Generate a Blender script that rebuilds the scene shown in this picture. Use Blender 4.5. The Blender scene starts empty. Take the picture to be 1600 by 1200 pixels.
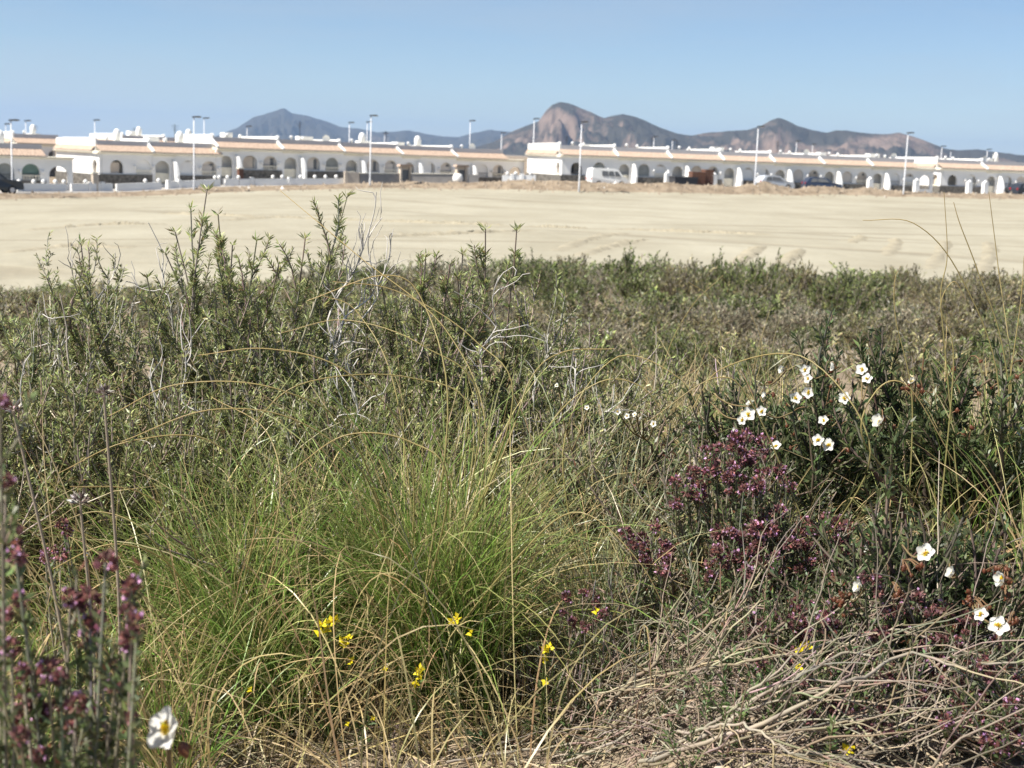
import bpy, math, random
import numpy as np
from mathutils import Matrix, Vector

# ------------------------------------------------------------------ camera, sky, sun, exposure
sc = bpy.context.scene
C = sc.collection
FPX, EYE = 2200.0, 0.85                     # focal length in pixels of the 1600 px frame, eye height over the near ground
PITCH, ROLL = math.atan(359.0/FPX), math.radians(2.0)
_F = np.array([0, math.cos(PITCH), -math.sin(PITCH)])
_U = np.array([0, math.sin(PITCH), math.cos(PITCH)])
_R = np.array([1.0, 0, 0])
CR = _R*math.cos(ROLL) + _U*math.sin(ROLL)
CU = _U*math.cos(ROLL) - _R*math.sin(ROLL)
cam = bpy.data.cameras.new('camera')
cam.sensor_width = 36.0
cam.lens = FPX/1600*36
cam.clip_start, cam.clip_end = 0.05, 60000
cam.dof.use_dof = True
cam.dof.focus_distance = 2.3
cam.dof.aperture_fstop = 13.5
camo = bpy.data.objects.new('camera', cam)
C.objects.link(camo)
camo.matrix_world = Matrix(((CR[0], CU[0], -_F[0], 0), (CR[1], CU[1], -_F[1], 0), (CR[2], CU[2], -_F[2], EYE), (0, 0, 0, 1)))
sc.camera = camo

SUN_EL, SUN_BACK = math.radians(53), math.radians(27)    # sun on the left, a little behind the camera
sdir = np.array([-math.cos(SUN_BACK)*math.cos(SUN_EL), -math.sin(SUN_BACK)*math.cos(SUN_EL), math.sin(SUN_EL)])
w = bpy.data.worlds.new('World'); sc.world = w; w.use_nodes = True
nt = w.node_tree
for n in list(nt.nodes): nt.nodes.remove(n)
sky = nt.nodes.new('ShaderNodeTexSky'); sky.sky_type = 'NISHITA'; sky.sun_disc = False
sky.sun_elevation = SUN_EL
sky.sun_rotation = math.atan2(sdir[0], sdir[1])
sky.altitude = 50; sky.air_density = 0.75; sky.dust_density = 0.15; sky.ozone_density = 3.2
bg = nt.nodes.new('ShaderNodeBackground'); bg.inputs[1].default_value = 0.057
out = nt.nodes.new('ShaderNodeOutputWorld')
tcw = nt.nodes.new('ShaderNodeTexCoord'); mpw = nt.nodes.new('ShaderNodeMapping'); mpw.inputs['Scale'].default_value = (1.2, 1.2, 7); mpw.inputs['Rotation'].default_value = (.05, .08, 0)
nzw = nt.nodes.new('ShaderNodeTexNoise'); nzw.inputs['Scale'].default_value = 2.2; nzw.inputs['Detail'].default_value = 6; nzw.inputs['Roughness'].default_value = .55
rmw = nt.nodes.new('ShaderNodeMapRange'); rmw.inputs[1].default_value = .48; rmw.inputs[2].default_value = .8; rmw.inputs[3].default_value = 0.0; rmw.inputs[4].default_value = .6
mxw = nt.nodes.new('ShaderNodeMix'); mxw.data_type = 'RGBA'; mxw.inputs[7].default_value = (4.6, 5.2, 5.8, 1)    # faint high cirrus over the whole sky
nt.links.new(tcw.outputs['Generated'], mpw.inputs[0]); nt.links.new(mpw.outputs[0], nzw.inputs[0]); nt.links.new(nzw.outputs[0], rmw.inputs[0]); nt.links.new(rmw.outputs[0], mxw.inputs[0])
nt.links.new(sky.outputs[0], mxw.inputs[6]); nt.links.new(mxw.outputs[2], bg.inputs[0]); nt.links.new(bg.outputs[0], out.inputs[0])
sun = bpy.data.lights.new('sun', 'SUN'); sun.energy = 4.6; sun.angle = math.radians(0.5); sun.color = (1.0, 0.95, 0.87)
suno = bpy.data.objects.new('sun', sun); C.objects.link(suno)
suno.rotation_euler = Vector(sdir).to_track_quat('Z', 'Y').to_euler()
suno.location = (-30, -10, 40)
vs = sc.view_settings
vs.view_transform = 'Standard'; vs.look = 'None'; vs.exposure = 1.06; vs.gamma = 1.0; vs.use_curve_mapping = False
sc.render.engine = 'CYCLES'
sc.cycles.use_denoising = True
sc.cycles.max_bounces = 8; sc.cycles.diffuse_bounces = 6; sc.cycles.transmission_bounces = 6; sc.cycles.volume_bounces = 1

rng = np.random.default_rng(7)
random.seed(7)
S = 0.74                                    # near distances are noted in a larger unit and scaled by this

# ------------------------------------------------------------------ geometry of the view: pixel + distance -> place
def P(px, py, d):
    r = _F + CR*((px-800)/FPX) + CU*((600-py)/FPX)
    k = d/r[1]
    return np.array([r[0]*k, d, EYE + r[2]*k])
def hor(px): return 241 + (px-800)*math.tan(ROLL)

# ------------------------------------------------------------------ noise
def _hash(ix, iy, s):
    h = (ix.astype(np.int64)*374761393 + iy.astype(np.int64)*668265263 + s*1442695041) & 0x7fffffff
    h = ((h ^ (h >> 13))*1274126177) & 0x7fffffff
    h = h ^ (h >> 16)
    return (h & 0xffff)/65535.0
def vnoise(x, y, s=0):
    x = np.asarray(x, float); y = np.asarray(y, float)
    ix, iy = np.floor(x), np.floor(y)
    fx, fy = x-ix, y-iy
    fx = fx*fx*(3-2*fx); fy = fy*fy*(3-2*fy)
    a = _hash(ix, iy, s); b = _hash(ix+1, iy, s); c = _hash(ix, iy+1, s); d = _hash(ix+1, iy+1, s)
    return (a*(1-fx)+b*fx)*(1-fy) + (c*(1-fx)+d*fx)*fy
def fbm(x, y, s=0, o=4):
    v = 0; a = 0.5; t = 0
    for k in range(o):
        v = v + a*(vnoise(x, y, s+k*17)-0.5); t += a; x = np.asarray(x)*2.03; y = np.asarray(y)*2.03; a *= 0.5
    return v/t*2
def nrm(v):
    return v/np.maximum(np.linalg.norm(v, axis=-1, keepdims=True), 1e-9)

# ------------------------------------------------------------------ materials
def mat(name): 
    m = bpy.data.materials.new(name); m.use_nodes = True
    n = m.node_tree.nodes; b = n['Principled BSDF']
    return m, m.node_tree, b
def plain(name, col, rough=0.8, var=0.12, scale=3.0, metal=0.0, spec=0.3, bump=0.0):
    m, t, b = mat(name)
    tc = t.nodes.new('ShaderNodeTexCoord'); nz = t.nodes.new('ShaderNodeTexNoise'); nz.inputs['Scale'].default_value = scale; nz.inputs['Detail'].default_value = 5
    t.links.new(tc.outputs['Object'], nz.inputs['Vector'])
    r = t.nodes.new('ShaderNodeValToRGB'); e = r.color_ramp.elements
    e[0].position = 0.3; e[1].position = 0.7
    e[0].color = (*[c*(1-var) for c in col], 1); e[1].color = (*[min(1, c*(1+var)) for c in col], 1)
    t.links.new(nz.outputs[0], r.inputs[0]); t.links.new(r.outputs[0], b.inputs['Base Color'])
    b.inputs['Roughness'].default_value = rough; b.inputs['Metallic'].default_value = metal
    b.inputs['Specular IOR Level'].default_value = spec
    if bump:
        bp = t.nodes.new('ShaderNodeBump'); bp.inputs['Strength'].default_value = bump; bp.inputs['Distance'].default_value = 0.05
        t.links.new(nz.outputs[0], bp.inputs['Height']); t.links.new(bp.outputs[0], b.inputs['Normal'])
    return m
def foliage(name, trans=0.3, rough=0.55, spec=0.3):
    """colour from the per-leaf attribute 'tint', part of the light passes through the leaf"""
    m, t, b = mat(name)
    at = t.nodes.new('ShaderNodeAttribute'); at.attribute_name = 'tint'
    t.links.new(at.outputs['Color'], b.inputs['Base Color'])
    b.inputs['Roughness'].default_value = rough; b.inputs['Specular IOR Level'].default_value = spec
    if trans > 0:
        tr = t.nodes.new('ShaderNodeBsdfTranslucent'); mx = t.nodes.new('ShaderNodeMixShader'); mx.inputs[0].default_value = trans
        t.links.new(at.outputs['Color'], tr.inputs[0])
        t.links.new(b.outputs[0], mx.inputs[1]); t.links.new(tr.outputs[0], mx.inputs[2])
        t.links.new(mx.outputs[0], t.nodes['Material Output'].inputs['Surface'])
    return m
M = {}
M['leaf'] = foliage('leaf', 0.4, .42, .45)
M['grass'] = foliage('grass_blade', 0.38, 0.36, 0.5)
M['wood'] = foliage('twig_wood', 0.0, 0.85, 0.15)
M['petal'] = foliage('petal', 0.35, 0.6, 0.2)

# ------------------------------------------------------------------ mesh building
def link(o, parent=None):
    C.objects.link(o)
    if parent is not None: o.parent = parent
    return o
def mesh_np(name, V, quads=None, tris=None, m=None, parent=None, tint=None, smooth=False):
    me = bpy.data.meshes.new(name)
    V = np.asarray(V, np.float32).reshape(-1, 3)
    idx = []; st = []; k = 0
    if quads is not None and len(quads):
        q = np.asarray(quads, np.int32).reshape(-1, 4); idx.append(q.ravel()); st.append(np.arange(len(q))*4); k = q.size
    if tris is not None and len(tris):
        q = np.asarray(tris, np.int32).reshape(-1, 3); idx.append(q.ravel()); st.append(k+np.arange(len(q))*3)
    idx = np.concatenate(idx).astype(np.int32); st = np.concatenate(st).astype(np.int32)
    me.vertices.add(len(V)); me.vertices.foreach_set('co', V.ravel())
    me.loops.add(len(idx)); me.loops.foreach_set('vertex_index', idx)
    me.polygons.add(len(st)); me.polygons.foreach_set('loop_start', st)
    if smooth: me.polygons.foreach_set('use_smooth', np.ones(len(st), bool))
    me.update(calc_edges=True)
    if tint is not None:
        a = me.color_attributes.new('tint', 'FLOAT_COLOR', 'POINT')
        col = np.ones((len(V), 4), np.float32); col[:, :3] = np.asarray(tint).reshape(-1, 3)
        a.data.foreach_set('color', col.ravel())
    if m is not None: me.materials.append(m)
    return link(bpy.data.objects.new(name, me), parent)

class Acc:
    """gathers many leaves / blades / tubes into one mesh"""
    def __init__(s): s.v = []; s.q = []; s.t = []; s.c = []; s.n = 0
    def add(s, V, Q=None, T=None, col=None):
        V = np.asarray(V, float).reshape(-1, 3)
        if Q is not None and len(Q): s.q.append(np.asarray(Q).reshape(-1, 4)+s.n)
        if T is not None and len(T): s.t.append(np.asarray(T).reshape(-1, 3)+s.n)
        col = np.asarray(col, float) if col is not None else np.array([.5, .5, .5])
        s.v.append(V); s.c.append(np.broadcast_to(col.reshape(-1, 3), (len(V), 3)).copy() if col.size == 3 else col.reshape(-1, 3))
        s.n += len(V)
    def build(s, name, m, parent=None, smooth=False):
        if not s.n: return None
        return mesh_np(name, np.concatenate(s.v), np.concatenate(s.q) if s.q else None, np.concatenate(s.t) if s.t else None, m, parent, np.concatenate(s.c), smooth)
    def ribbons(s, pts, w, col, side=None):
        """pts (B,S,3), w (B,S), col (B,S,3)"""
        pts = np.asarray(pts, float); B, K, _ = pts.shape
        if side is None:
            a = rng.uniform(0, 2*np.pi, B); side = np.stack([np.cos(a), np.sin(a), np.zeros(B)], -1)
        tg = np.gradient(pts, axis=1)
        sd = side[:, None, :] - tg*np.sum(side[:, None, :]*tg, -1, keepdims=True)/np.maximum(np.sum(tg*tg, -1, keepdims=True), 1e-12)
        sd = nrm(sd)*(np.broadcast_to(w, (B, K))[..., None]*0.5)
        V = np.stack([pts-sd, pts+sd], 2)
        b = np.arange(B)[:, None]*(K*2) + np.arange(K-1)[None]*2
        Q = np.stack([b, b+1, b+3, b+2], -1)
        cc = np.repeat(np.broadcast_to(col, (B, K, 3))[:, :, None, :], 2, 2)
        s.add(V, Q, None, cc.reshape(-1, 3))
    def tubes(s, pts, r, col, n=4):
        pts = np.asarray(pts, float); B, K, _ = pts.shape
        tg = nrm(np.gradient(pts, axis=1))
        ref = np.where(np.abs(tg[..., 2:3]) > 0.9, np.array([1.0, 0, 0]), np.array([0, 0, 1.0]))
        a = nrm(np.cross(tg, ref)); b = np.cross(tg, a)
        ang = np.arange(n)*2*np.pi/n
        r = np.broadcast_to(r, (B, K))
        V = pts[:, :, None, :] + r[:, :, None, None]*(a[:, :, None, :]*np.cos(ang)[None, None, :, None] + b[:, :, None, :]*np.sin(ang)[None, None, :, None])
        base = np.arange(B)[:, None, None]*(K*n) + np.arange(K-1)[None, :, None]*n
        j = np.arange(n)[None, None, :]; j2 = (j+1) % n
        Q = np.stack([base+j, base+j2, base+n+j2, base+n+j], -1)
        cc = np.repeat(np.broadcast_to(col, (B, K, 3))[:, :, None, :], n, 2)
        s.add(V, Q, None, cc.reshape(-1, 3))
    def leaves(s, base, d, L, W, col, fold=0.25):
        """one bent diamond quad for each leaf"""
        base = np.asarray(base, float); B = len(base)
        d = nrm(d)
        r = rng.normal(size=(B, 3)); sd = nrm(np.cross(d, r)); up = np.cross(sd, d)
        L = np.broadcast_to(L, (B,))[:, None]; W = np.broadcast_to(W, (B,))[:, None]
        mid = base + d*L*0.5
        V = np.stack([base, mid+sd*W*0.5+up*W*fold, base+d*L - up*L*0.1, mid-sd*W*0.5+up*W*fold], 1)
        i = np.arange(B)[:, None]*4
        s.add(V, i+np.arange(4)[None], None, np.repeat(np.broadcast_to(col, (B, 3)), 4, 0))

def grow(base, d, L, K=6, wob=0.15, up=0.0):
    """polylines (B,K,3) that wander; up bends them to the sky (or down if negative)"""
    base = np.asarray(base, float); B = len(base)
    d = nrm(np.asarray(d, float)).copy(); L = np.broadcast_to(L, (B,))
    pts = np.zeros((B, K, 3)); pts[:, 0] = base
    for k in range(1, K):
        d = nrm(d + rng.normal(size=(B, 3))*wob + np.array([0, 0, up]))
        pts[:, k] = pts[:, k-1] + d*(L/(K-1))[:, None]
    return pts
def sample(pl, i, t):
    """points and tangents on polylines pl (B,K,3) at index i, parameter t in 0..1"""
    K = pl.shape[1]; f = t*(K-1); k = np.minimum(f.astype(int), K-2); u = (f-k)[:, None]
    a, b = pl[i, k], pl[i, k+1]
    return a*(1-u)+b*u, nrm(b-a)
def around(t, spread):
    """directions at angle 'spread' to tangents t"""
    r = nrm(np.cross(t, rng.normal(size=t.shape)))
    return nrm(t*np.cos(spread)[..., None] + r*np.sin(spread)[..., None])
def shade(col, n, v=0.25, hue=0.08):
    c = np.asarray(col)[None]*np.exp(rng.normal(size=(n, 1))*v)*np.exp(rng.normal(size=(n, 3))*hue)
    return np.clip(c, 0, 0.9)
def bez(p, K=24):
    """smooth curve through the points p (Catmull-Rom)"""
    p = np.asarray(p, float); n = len(p)
    q = np.vstack([2*p[0]-p[1], p, 2*p[-1]-p[-2]])
    out = []
    for t in np.linspace(0, n-1-1e-6, K):
        k = int(t); u = t-k; a, b, c, d = q[k], q[k+1], q[k+2], q[k+3]
        out.append(0.5*((2*b)+(c-a)*u+(2*a-5*b+4*c-d)*u*u+(3*b-a-3*c+d)*u**3))
    return np.array(out)

def tag(o, label=None, cat=None, group=None, kind=None):
    if label: o['label'] = label
    if cat: o['category'] = cat
    if group: o['group'] = group
    if kind: o['kind'] = kind
    return o
def empty(name, loc=(0, 0, 0), rz=0.0):
    o = bpy.data.objects.new(name, None); o.empty_display_size = 0.1
    o.location = [float(v) for v in loc]; o.rotation_euler = (0, 0, rz); C.objects.link(o)
    return o
def dup(root, loc, rz=0.0, scale=None):
    r = root.copy(); C.objects.link(r); r.location = [float(v) for v in loc]; r.rotation_euler = (0, 0, rz)
    if scale is not None: r.scale = scale
    for ch in list(root.children):
        c = ch.copy(); C.objects.link(c); c.parent = r
        for g in ch.children:
            d = g.copy(); C.objects.link(d); d.parent = c
    return r

# ------------------------------------------------------------------ terrain
def smooth_interp(x, xs, ys): return np.interp(x, xs, ys)
def edge_y(px): return np.interp(px, [-600, 0, 110, 335, 600, 800, 878, 1350, 1600, 2400], [90, 104, 110, 121, 131, 133.5, 134, 147, 152, 170])
def street_below(px): return np.interp(px, [-600, 0, 110, 200, 300, 345, 430, 690, 800, 860, 1600, 2400], [4.6, 4.4, 4.4, 4.35, 4.0, 3.85, 3.7, 3.32, 3.1, 2.9, 2.75, 2.75])
def field_below(x): return np.interp(x, [-90, -38, -31, -22.5, -12, 0, 12.5, 26, 40, 55, 120], [5.2, 4.65, 4.5, 4.0, 3.62, 3.45, 3.4, 3.3, 3.12, 3.0, 2.8])
def terrain(x, y):
    x = np.asarray(x, float); y = np.asarray(y, float)
    px = 800 + FPX*x/np.maximum(y, 1.0)
    E = edge_y(px); fb = field_below(x)
    near = np.interp(y, [-5, 2.6, 4, 6, 9, 13, 20, 28, 36, 44], [.85, .85, .88, 1.0, 1.25, 1.65, 2.1, 2.75, 3.2, 3.5])
    k = np.clip((y-28)/(44-28), 0, 1); k = k*k*(3-2*k)
    b = near*(1-k) + fb*k
    dip = np.clip((y-7)/13, 0, 1); dip = dip*dip*(3-2*dip)
    b = b + .06*np.clip(-x, 0, 14)*dip*(1-k)
    s = y-E
    t = np.clip(s/3.2, 0, 1); t = t*t*(3-2*t)
    b = b*(1-t) + street_below(px)*t
    far = np.clip((s-30)/60, 0, 1)
    b = b*(1-far) + 3.0*far
    z = EYE - b
    amp = np.interp(y, [0, 3, 6, 30, 44, 50], [.02, .035, .12, .14, .05, .02])*(s < 3)
    z = z + amp*fbm(x*0.9, y*0.9, 3) + np.where(y < 8, 0.012*fbm(x*9, y*9, 5), 0)
    # low hump under the flowering bushes on the near right
    hu = np.clip((x-.04)/.3, 0, 1); hu = hu*hu*(3-2*hu); hv = 1-np.clip((y-2.5)/1.3, 0, 1); hv = hv*hv*(3-2*hv)
    z = z + .2*hu*hv
    # spoil bank along the far edge of the field
    bank = np.exp(-((s-2.2)/1.7)**2)*(s < 6)
    hgt = np.interp(px, [-300, 0, 300, 450, 560, 640, 780, 830, 900, 1000, 1090, 1130, 1180, 1230, 1270, 1330, 1400, 1500, 1600, 2000], [.2, .2, .2, .25, .4, .58, .58, .5, .55, .6, .65, .35, .95, .35, .7, .75, .4, .35, .4, .3])
    z = z + bank*hgt*(1 + 0.5*fbm(x*0.33, y*0.33, 11) + 0.3*fbm(x*1.3, y*1.3, 12))
    # kerb step up to the pavement on the far side of the street
    z = z + 0.12*(s > 6.0)*(s < 14)
    return z
def tz(x, y): return float(terrain(np.array([x]), np.array([y]))[0])
def near_ground_d(py):
    """distance along y of the near ground seen at image row py"""
    return EYE/math.tan(math.atan((py-600)/FPX)+PITCH)
def ground_hits(px, py, lift, start=None):
    px = np.asarray(px, float); py = np.asarray(py, float)
    r = _F[None] + CR[None]*((px-800)/FPX)[:, None] + CU[None]*((600-py)/FPX)[:, None]
    r = r/r[:, 1:2]; lo = np.full(len(px), 2.2) if start is None else np.full(len(px), float(start))
    for _ in range(14 if start is None else 40):
        g = terrain(r[:, 0]*lo, lo)+lift
        lo = (EYE-g)/np.maximum(-r[:, 2], .05)*.6+lo*.4
    return np.stack([r[:, 0]*lo, lo, EYE+r[:, 2]*lo], -1)
def ground_hit(px, py, lift=0.0):
    """distance along y at which the ground (raised by lift) is seen at a pixel"""
    lo = near_ground_d(py)
    for _ in range(12):
        p = P(px, py, lo); g = tz(p[0], lo)+lift
        lo = lo*(EYE-g)/max(1e-3, EYE-p[2])*.6+lo*.4
    return lo

cols = np.concatenate([-np.geomspace(8, .52, 26), np.linspace(-.5, .5, 380), np.geomspace(.52, 8, 26)])
AP = 2.0
rows = [(-1.8, 0)]
for y in list(np.arange(-1.5, 0.9, 0.3)) + list(np.geomspace(0.9, 6, 95)) + list(np.geomspace(6.1, 44, 90)): rows.append((y, 0))
for t in np.linspace(0.008, 1, 95): rows.append((t, 1))
for s_ in list(np.arange(.35, 5.9, .35)) + [5.95, 6.05] + list(np.arange(6.4, 9.0, .4)) + [9.0] + list(np.arange(9.5, 14, .9)) + [14.0, 14.1, 20, 27, 35, 45, 60, 80, 110, 160]: rows.append((s_, 2))
for y in np.geomspace(420, 15000, 26): rows.append((y, 3))
X = np.zeros((len(rows), len(cols))); Y = np.zeros_like(X)
for i, (v, k) in enumerate(rows):
    if k == 0: y = np.full(len(cols), v); x = cols*(y+AP)
    else:
        pxs = 800 + FPX*cols*1.02; E = edge_y(pxs)
        for _ in range(3):
            y = 44+(E-44)*v if k == 1 else (E+v if k == 2 else np.full(len(cols), v))
            x = cols*(y+AP); E = edge_y(800+FPX*x/y)
    X[i], Y[i] = np.clip(x, -16500, 16500), y
Z = terrain(X, Y)
V = np.stack([X, Y, Z], -1).reshape(-1, 3)
nr, nc = X.shape
q = (np.arange(nr-1)[:, None]*nc + np.arange(nc-1)[None])
Q = np.stack([q, q+1, q+nc+1, q+nc], -1)
kinds = np.array([k for _, k in rows]); vals = np.array([v for v, _ in rows])
zone = np.zeros(nr-1, int)
for i in range(nr-1):
    k, v = kinds[i], vals[i]
    if k == 1 or (k == 0 and kinds[i+1] == 1): zone[i] = 1
    if k == 2 and 3.4 <= v < 5.94: zone[i] = 2
    if k == 2 and 5.94 <= v < 14.05: zone[i] = 3
zonef = np.repeat(zone[:, None], nc-1, 1)
yc = (Y[:-1, :-1]+Y[1:, 1:])/2; xc = (X[:-1, :-1]+X[1:, 1:])/2
scrub_end = np.interp(800+FPX*xc/np.maximum(yc, 1), [-100, 300, 600, 800, 1600], [26, 28.5, 33.5, 37, 37.5])+1.3*fbm(xc*.8, yc*.8, 33)
zonef[(zonef == 0) & (yc > scrub_end) & (kinds[:-1, None] == 0)] = 1
# soil
m, t, b = mat('soil'); M['soil'] = m
tc = t.nodes.new('ShaderNodeTexCoord')
n1 = t.nodes.new('ShaderNodeTexNoise'); n1.inputs['Scale'].default_value = 1.1; n1.inputs['Detail'].default_value = 9
n2 = t.nodes.new('ShaderNodeTexNoise'); n2.inputs['Scale'].default_value = 60; n2.inputs['Detail'].default_value = 6
t.links.new(tc.outputs['Object'], n1.inputs['Vector']); t.links.new(tc.outputs['Object'], n2.inputs['Vector'])
r = t.nodes.new('ShaderNodeValToRGB'); e = r.color_ramp.elements
e[0].position = .32; e[0].color = (.2, .155, .112, 1); e[1].position = .7; e[1].color = (.36, .295, .22, 1)
r2 = t.nodes.new('ShaderNodeValToRGB'); e = r2.color_ramp.elements
e[0].position = .3; e[0].color = (.6, .6, .6, 1); e[1].position = .72; e[1].color = (1.25, 1.22, 1.15, 1)
mx = t.nodes.new('ShaderNodeMix'); mx.data_type = 'RGBA'; mx.blend_type = 'MULTIPLY'; mx.inputs[0].default_value = 1
t.links.new(n1.outputs[0], r.inputs[0]); t.links.new(n2.outputs[0], r2.inputs[0])
t.links.new(r.outputs[0], mx.inputs[6]); t.links.new(r2.outputs[0], mx.inputs[7]); t.links.new(mx.outputs[2], b.inputs['Base Color'])
bp = t.nodes.new('ShaderNodeBump'); bp.inputs['Strength'].default_value = .7; bp.inputs['Distance'].default_value = .012
t.links.new(n2.outputs[0], bp.inputs['Height']); t.links.new(bp.outputs[0], b.inputs['Normal']); b.inputs['Roughness'].default_value = .95; b.inputs['Specular IOR Level'].default_value = .1
# sand of the graded field: ruts left by machines as relief and disturbed, darker sand
m, t, b = mat('sand'); M['sand'] = m
tc = t.nodes.new('ShaderNodeTexCoord')
def mapped(rot, scl, loc=(0, 0, 0)):
    mp = t.nodes.new('ShaderNodeMapping'); mp.inputs['Rotation'].default_value = (0, 0, rot); mp.inputs['Scale'].default_value = scl; mp.inputs['Location'].default_value = loc
    t.links.new(tc.outputs['Object'], mp.inputs['Vector']); return mp
def math_(op, a, b_=None, v=None):
    n = t.nodes.new('ShaderNodeMath'); n.operation = op
    t.links.new(a, n.inputs[0])
    if b_ is not None: t.links.new(b_, n.inputs[1])
    elif v is not None: n.inputs[1].default_value = v
    return n.outputs[0]
n1 = t.nodes.new('ShaderNodeTexNoise'); n1.inputs['Scale'].default_value = .12; n1.inputs['Detail'].default_value = 8; n1.inputs['Roughness'].default_value = .6
t.links.new(mapped(.1, (1.4, .8, 1)).outputs[0], n1.inputs['Vector'])
tracks = []
for rot, sc1, seed in ((.42, .5, 0), (-.62, .42, 31), (1.15, .35, 77)):
    wv = t.nodes.new('ShaderNodeTexWave'); wv.wave_type = 'BANDS'; wv.bands_direction = 'Y'; wv.inputs['Scale'].default_value = sc1*.16
    wv.inputs['Distortion'].default_value = 9; wv.inputs['Detail'].default_value = 3; wv.inputs['Detail Scale'].default_value = .35
    t.links.new(mapped(rot, (.35, 1, 1), (seed, seed*.7, 0)).outputs[0], wv.inputs['Vector'])
    nm = t.nodes.new('ShaderNodeTexNoise'); nm.inputs['Scale'].default_value = .07; nm.inputs['Detail'].default_value = 3
    t.links.new(mapped(rot, (.5, 1.5, 1), (seed*3, 5, 0)).outputs[0], nm.inputs['Vector'])
    line = t.nodes.new('ShaderNodeValToRGB'); e = line.color_ramp.elements
    e[0].position = .9; e[0].color = (0, 0, 0, 1); e[1].position = 1.0; e[1].color = (1, 1, 1, 1)
    msk = t.nodes.new('ShaderNodeValToRGB'); e = msk.color_ramp.elements
    e[0].position = .48; e[0].color = (0, 0, 0, 1); e[1].position = .62; e[1].color = (1, 1, 1, 1)
    t.links.new(wv.outputs[1], line.inputs[0]); t.links.new(nm.outputs[0], msk.inputs[0])
    tracks.append(math_('MULTIPLY', line.outputs[0], msk.outputs[0]))
tr = math_('MAXIMUM', math_('MAXIMUM', tracks[0], tracks[1]), tracks[2])
r = t.nodes.new('ShaderNodeValToRGB'); e = r.color_ramp.elements
e[0].position = .34; e[0].color = (.295, .268, .2, 1); e[1].position = .66; e[1].color = (.362, .335, .258, 1)
t.links.new(n1.outputs[0], r.inputs[0])
mx = t.nodes.new('ShaderNodeMix'); mx.data_type = 'RGBA'; mx.blend_type = 'MIX'
t.links.new(math_('MULTIPLY', tr, v=.55), mx.inputs[0]); t.links.new(r.outputs[0], mx.inputs[6]); mx.inputs[7].default_value = (.2, .17, .12, 1)
n3 = t.nodes.new('ShaderNodeTexNoise'); n3.inputs['Scale'].default_value = 1.3; n3.inputs['Detail'].default_value = 8
t.links.new(tc.outputs['Object'], n3.inputs['Vector'])
t.links.new(mx.outputs[2], b.inputs['Base Color'])
bp = t.nodes.new('ShaderNodeBump'); bp.inputs['Strength'].default_value = .35; bp.inputs['Distance'].default_value = .25
hh = math_('SUBTRACT', n3.outputs[0], math_('MULTIPLY', tr, v=1.2))
t.links.new(hh, bp.inputs['Height']); t.links.new(bp.outputs[0], b.inputs['Normal']); b.inputs['Roughness'].default_value = .95; b.inputs['Specular IOR Level'].default_value = .1
M['asphalt'] = plain('asphalt', (.055, .055, .058), .9, .2, 2)
M['paving'] = plain('paving', (.4, .37, .33), .9, .1, 2)
for z_, name, mm in ((0, 'ground', 'soil'), (1, 'sand_field', 'sand'), (2, 'street', 'asphalt'), (3, 'pavement', 'paving')):
    qq = Q[zonef == z_].reshape(-1, 4)
    used, inv = np.unique(qq, return_inverse=True)
    VV = V[used]
    qi = inv.reshape(-1, 4)
    if z_ == 0:   # land behind the viewer
        n0 = len(VV); zb = float(terrain(np.array([0.]), np.array([-2.]))[0])
        VV = np.vstack([VV, [[-400, -400, zb-.01], [400, -400, zb-.01], [400, -1.8, zb-.01], [-400, -1.8, zb-.01]]]); qi = np.vstack([qi, [[n0, n0+1, n0+2, n0+3]]])
    tag(mesh_np(name, VV, qi, None, M[mm], None, None, True), kind='structure')

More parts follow.
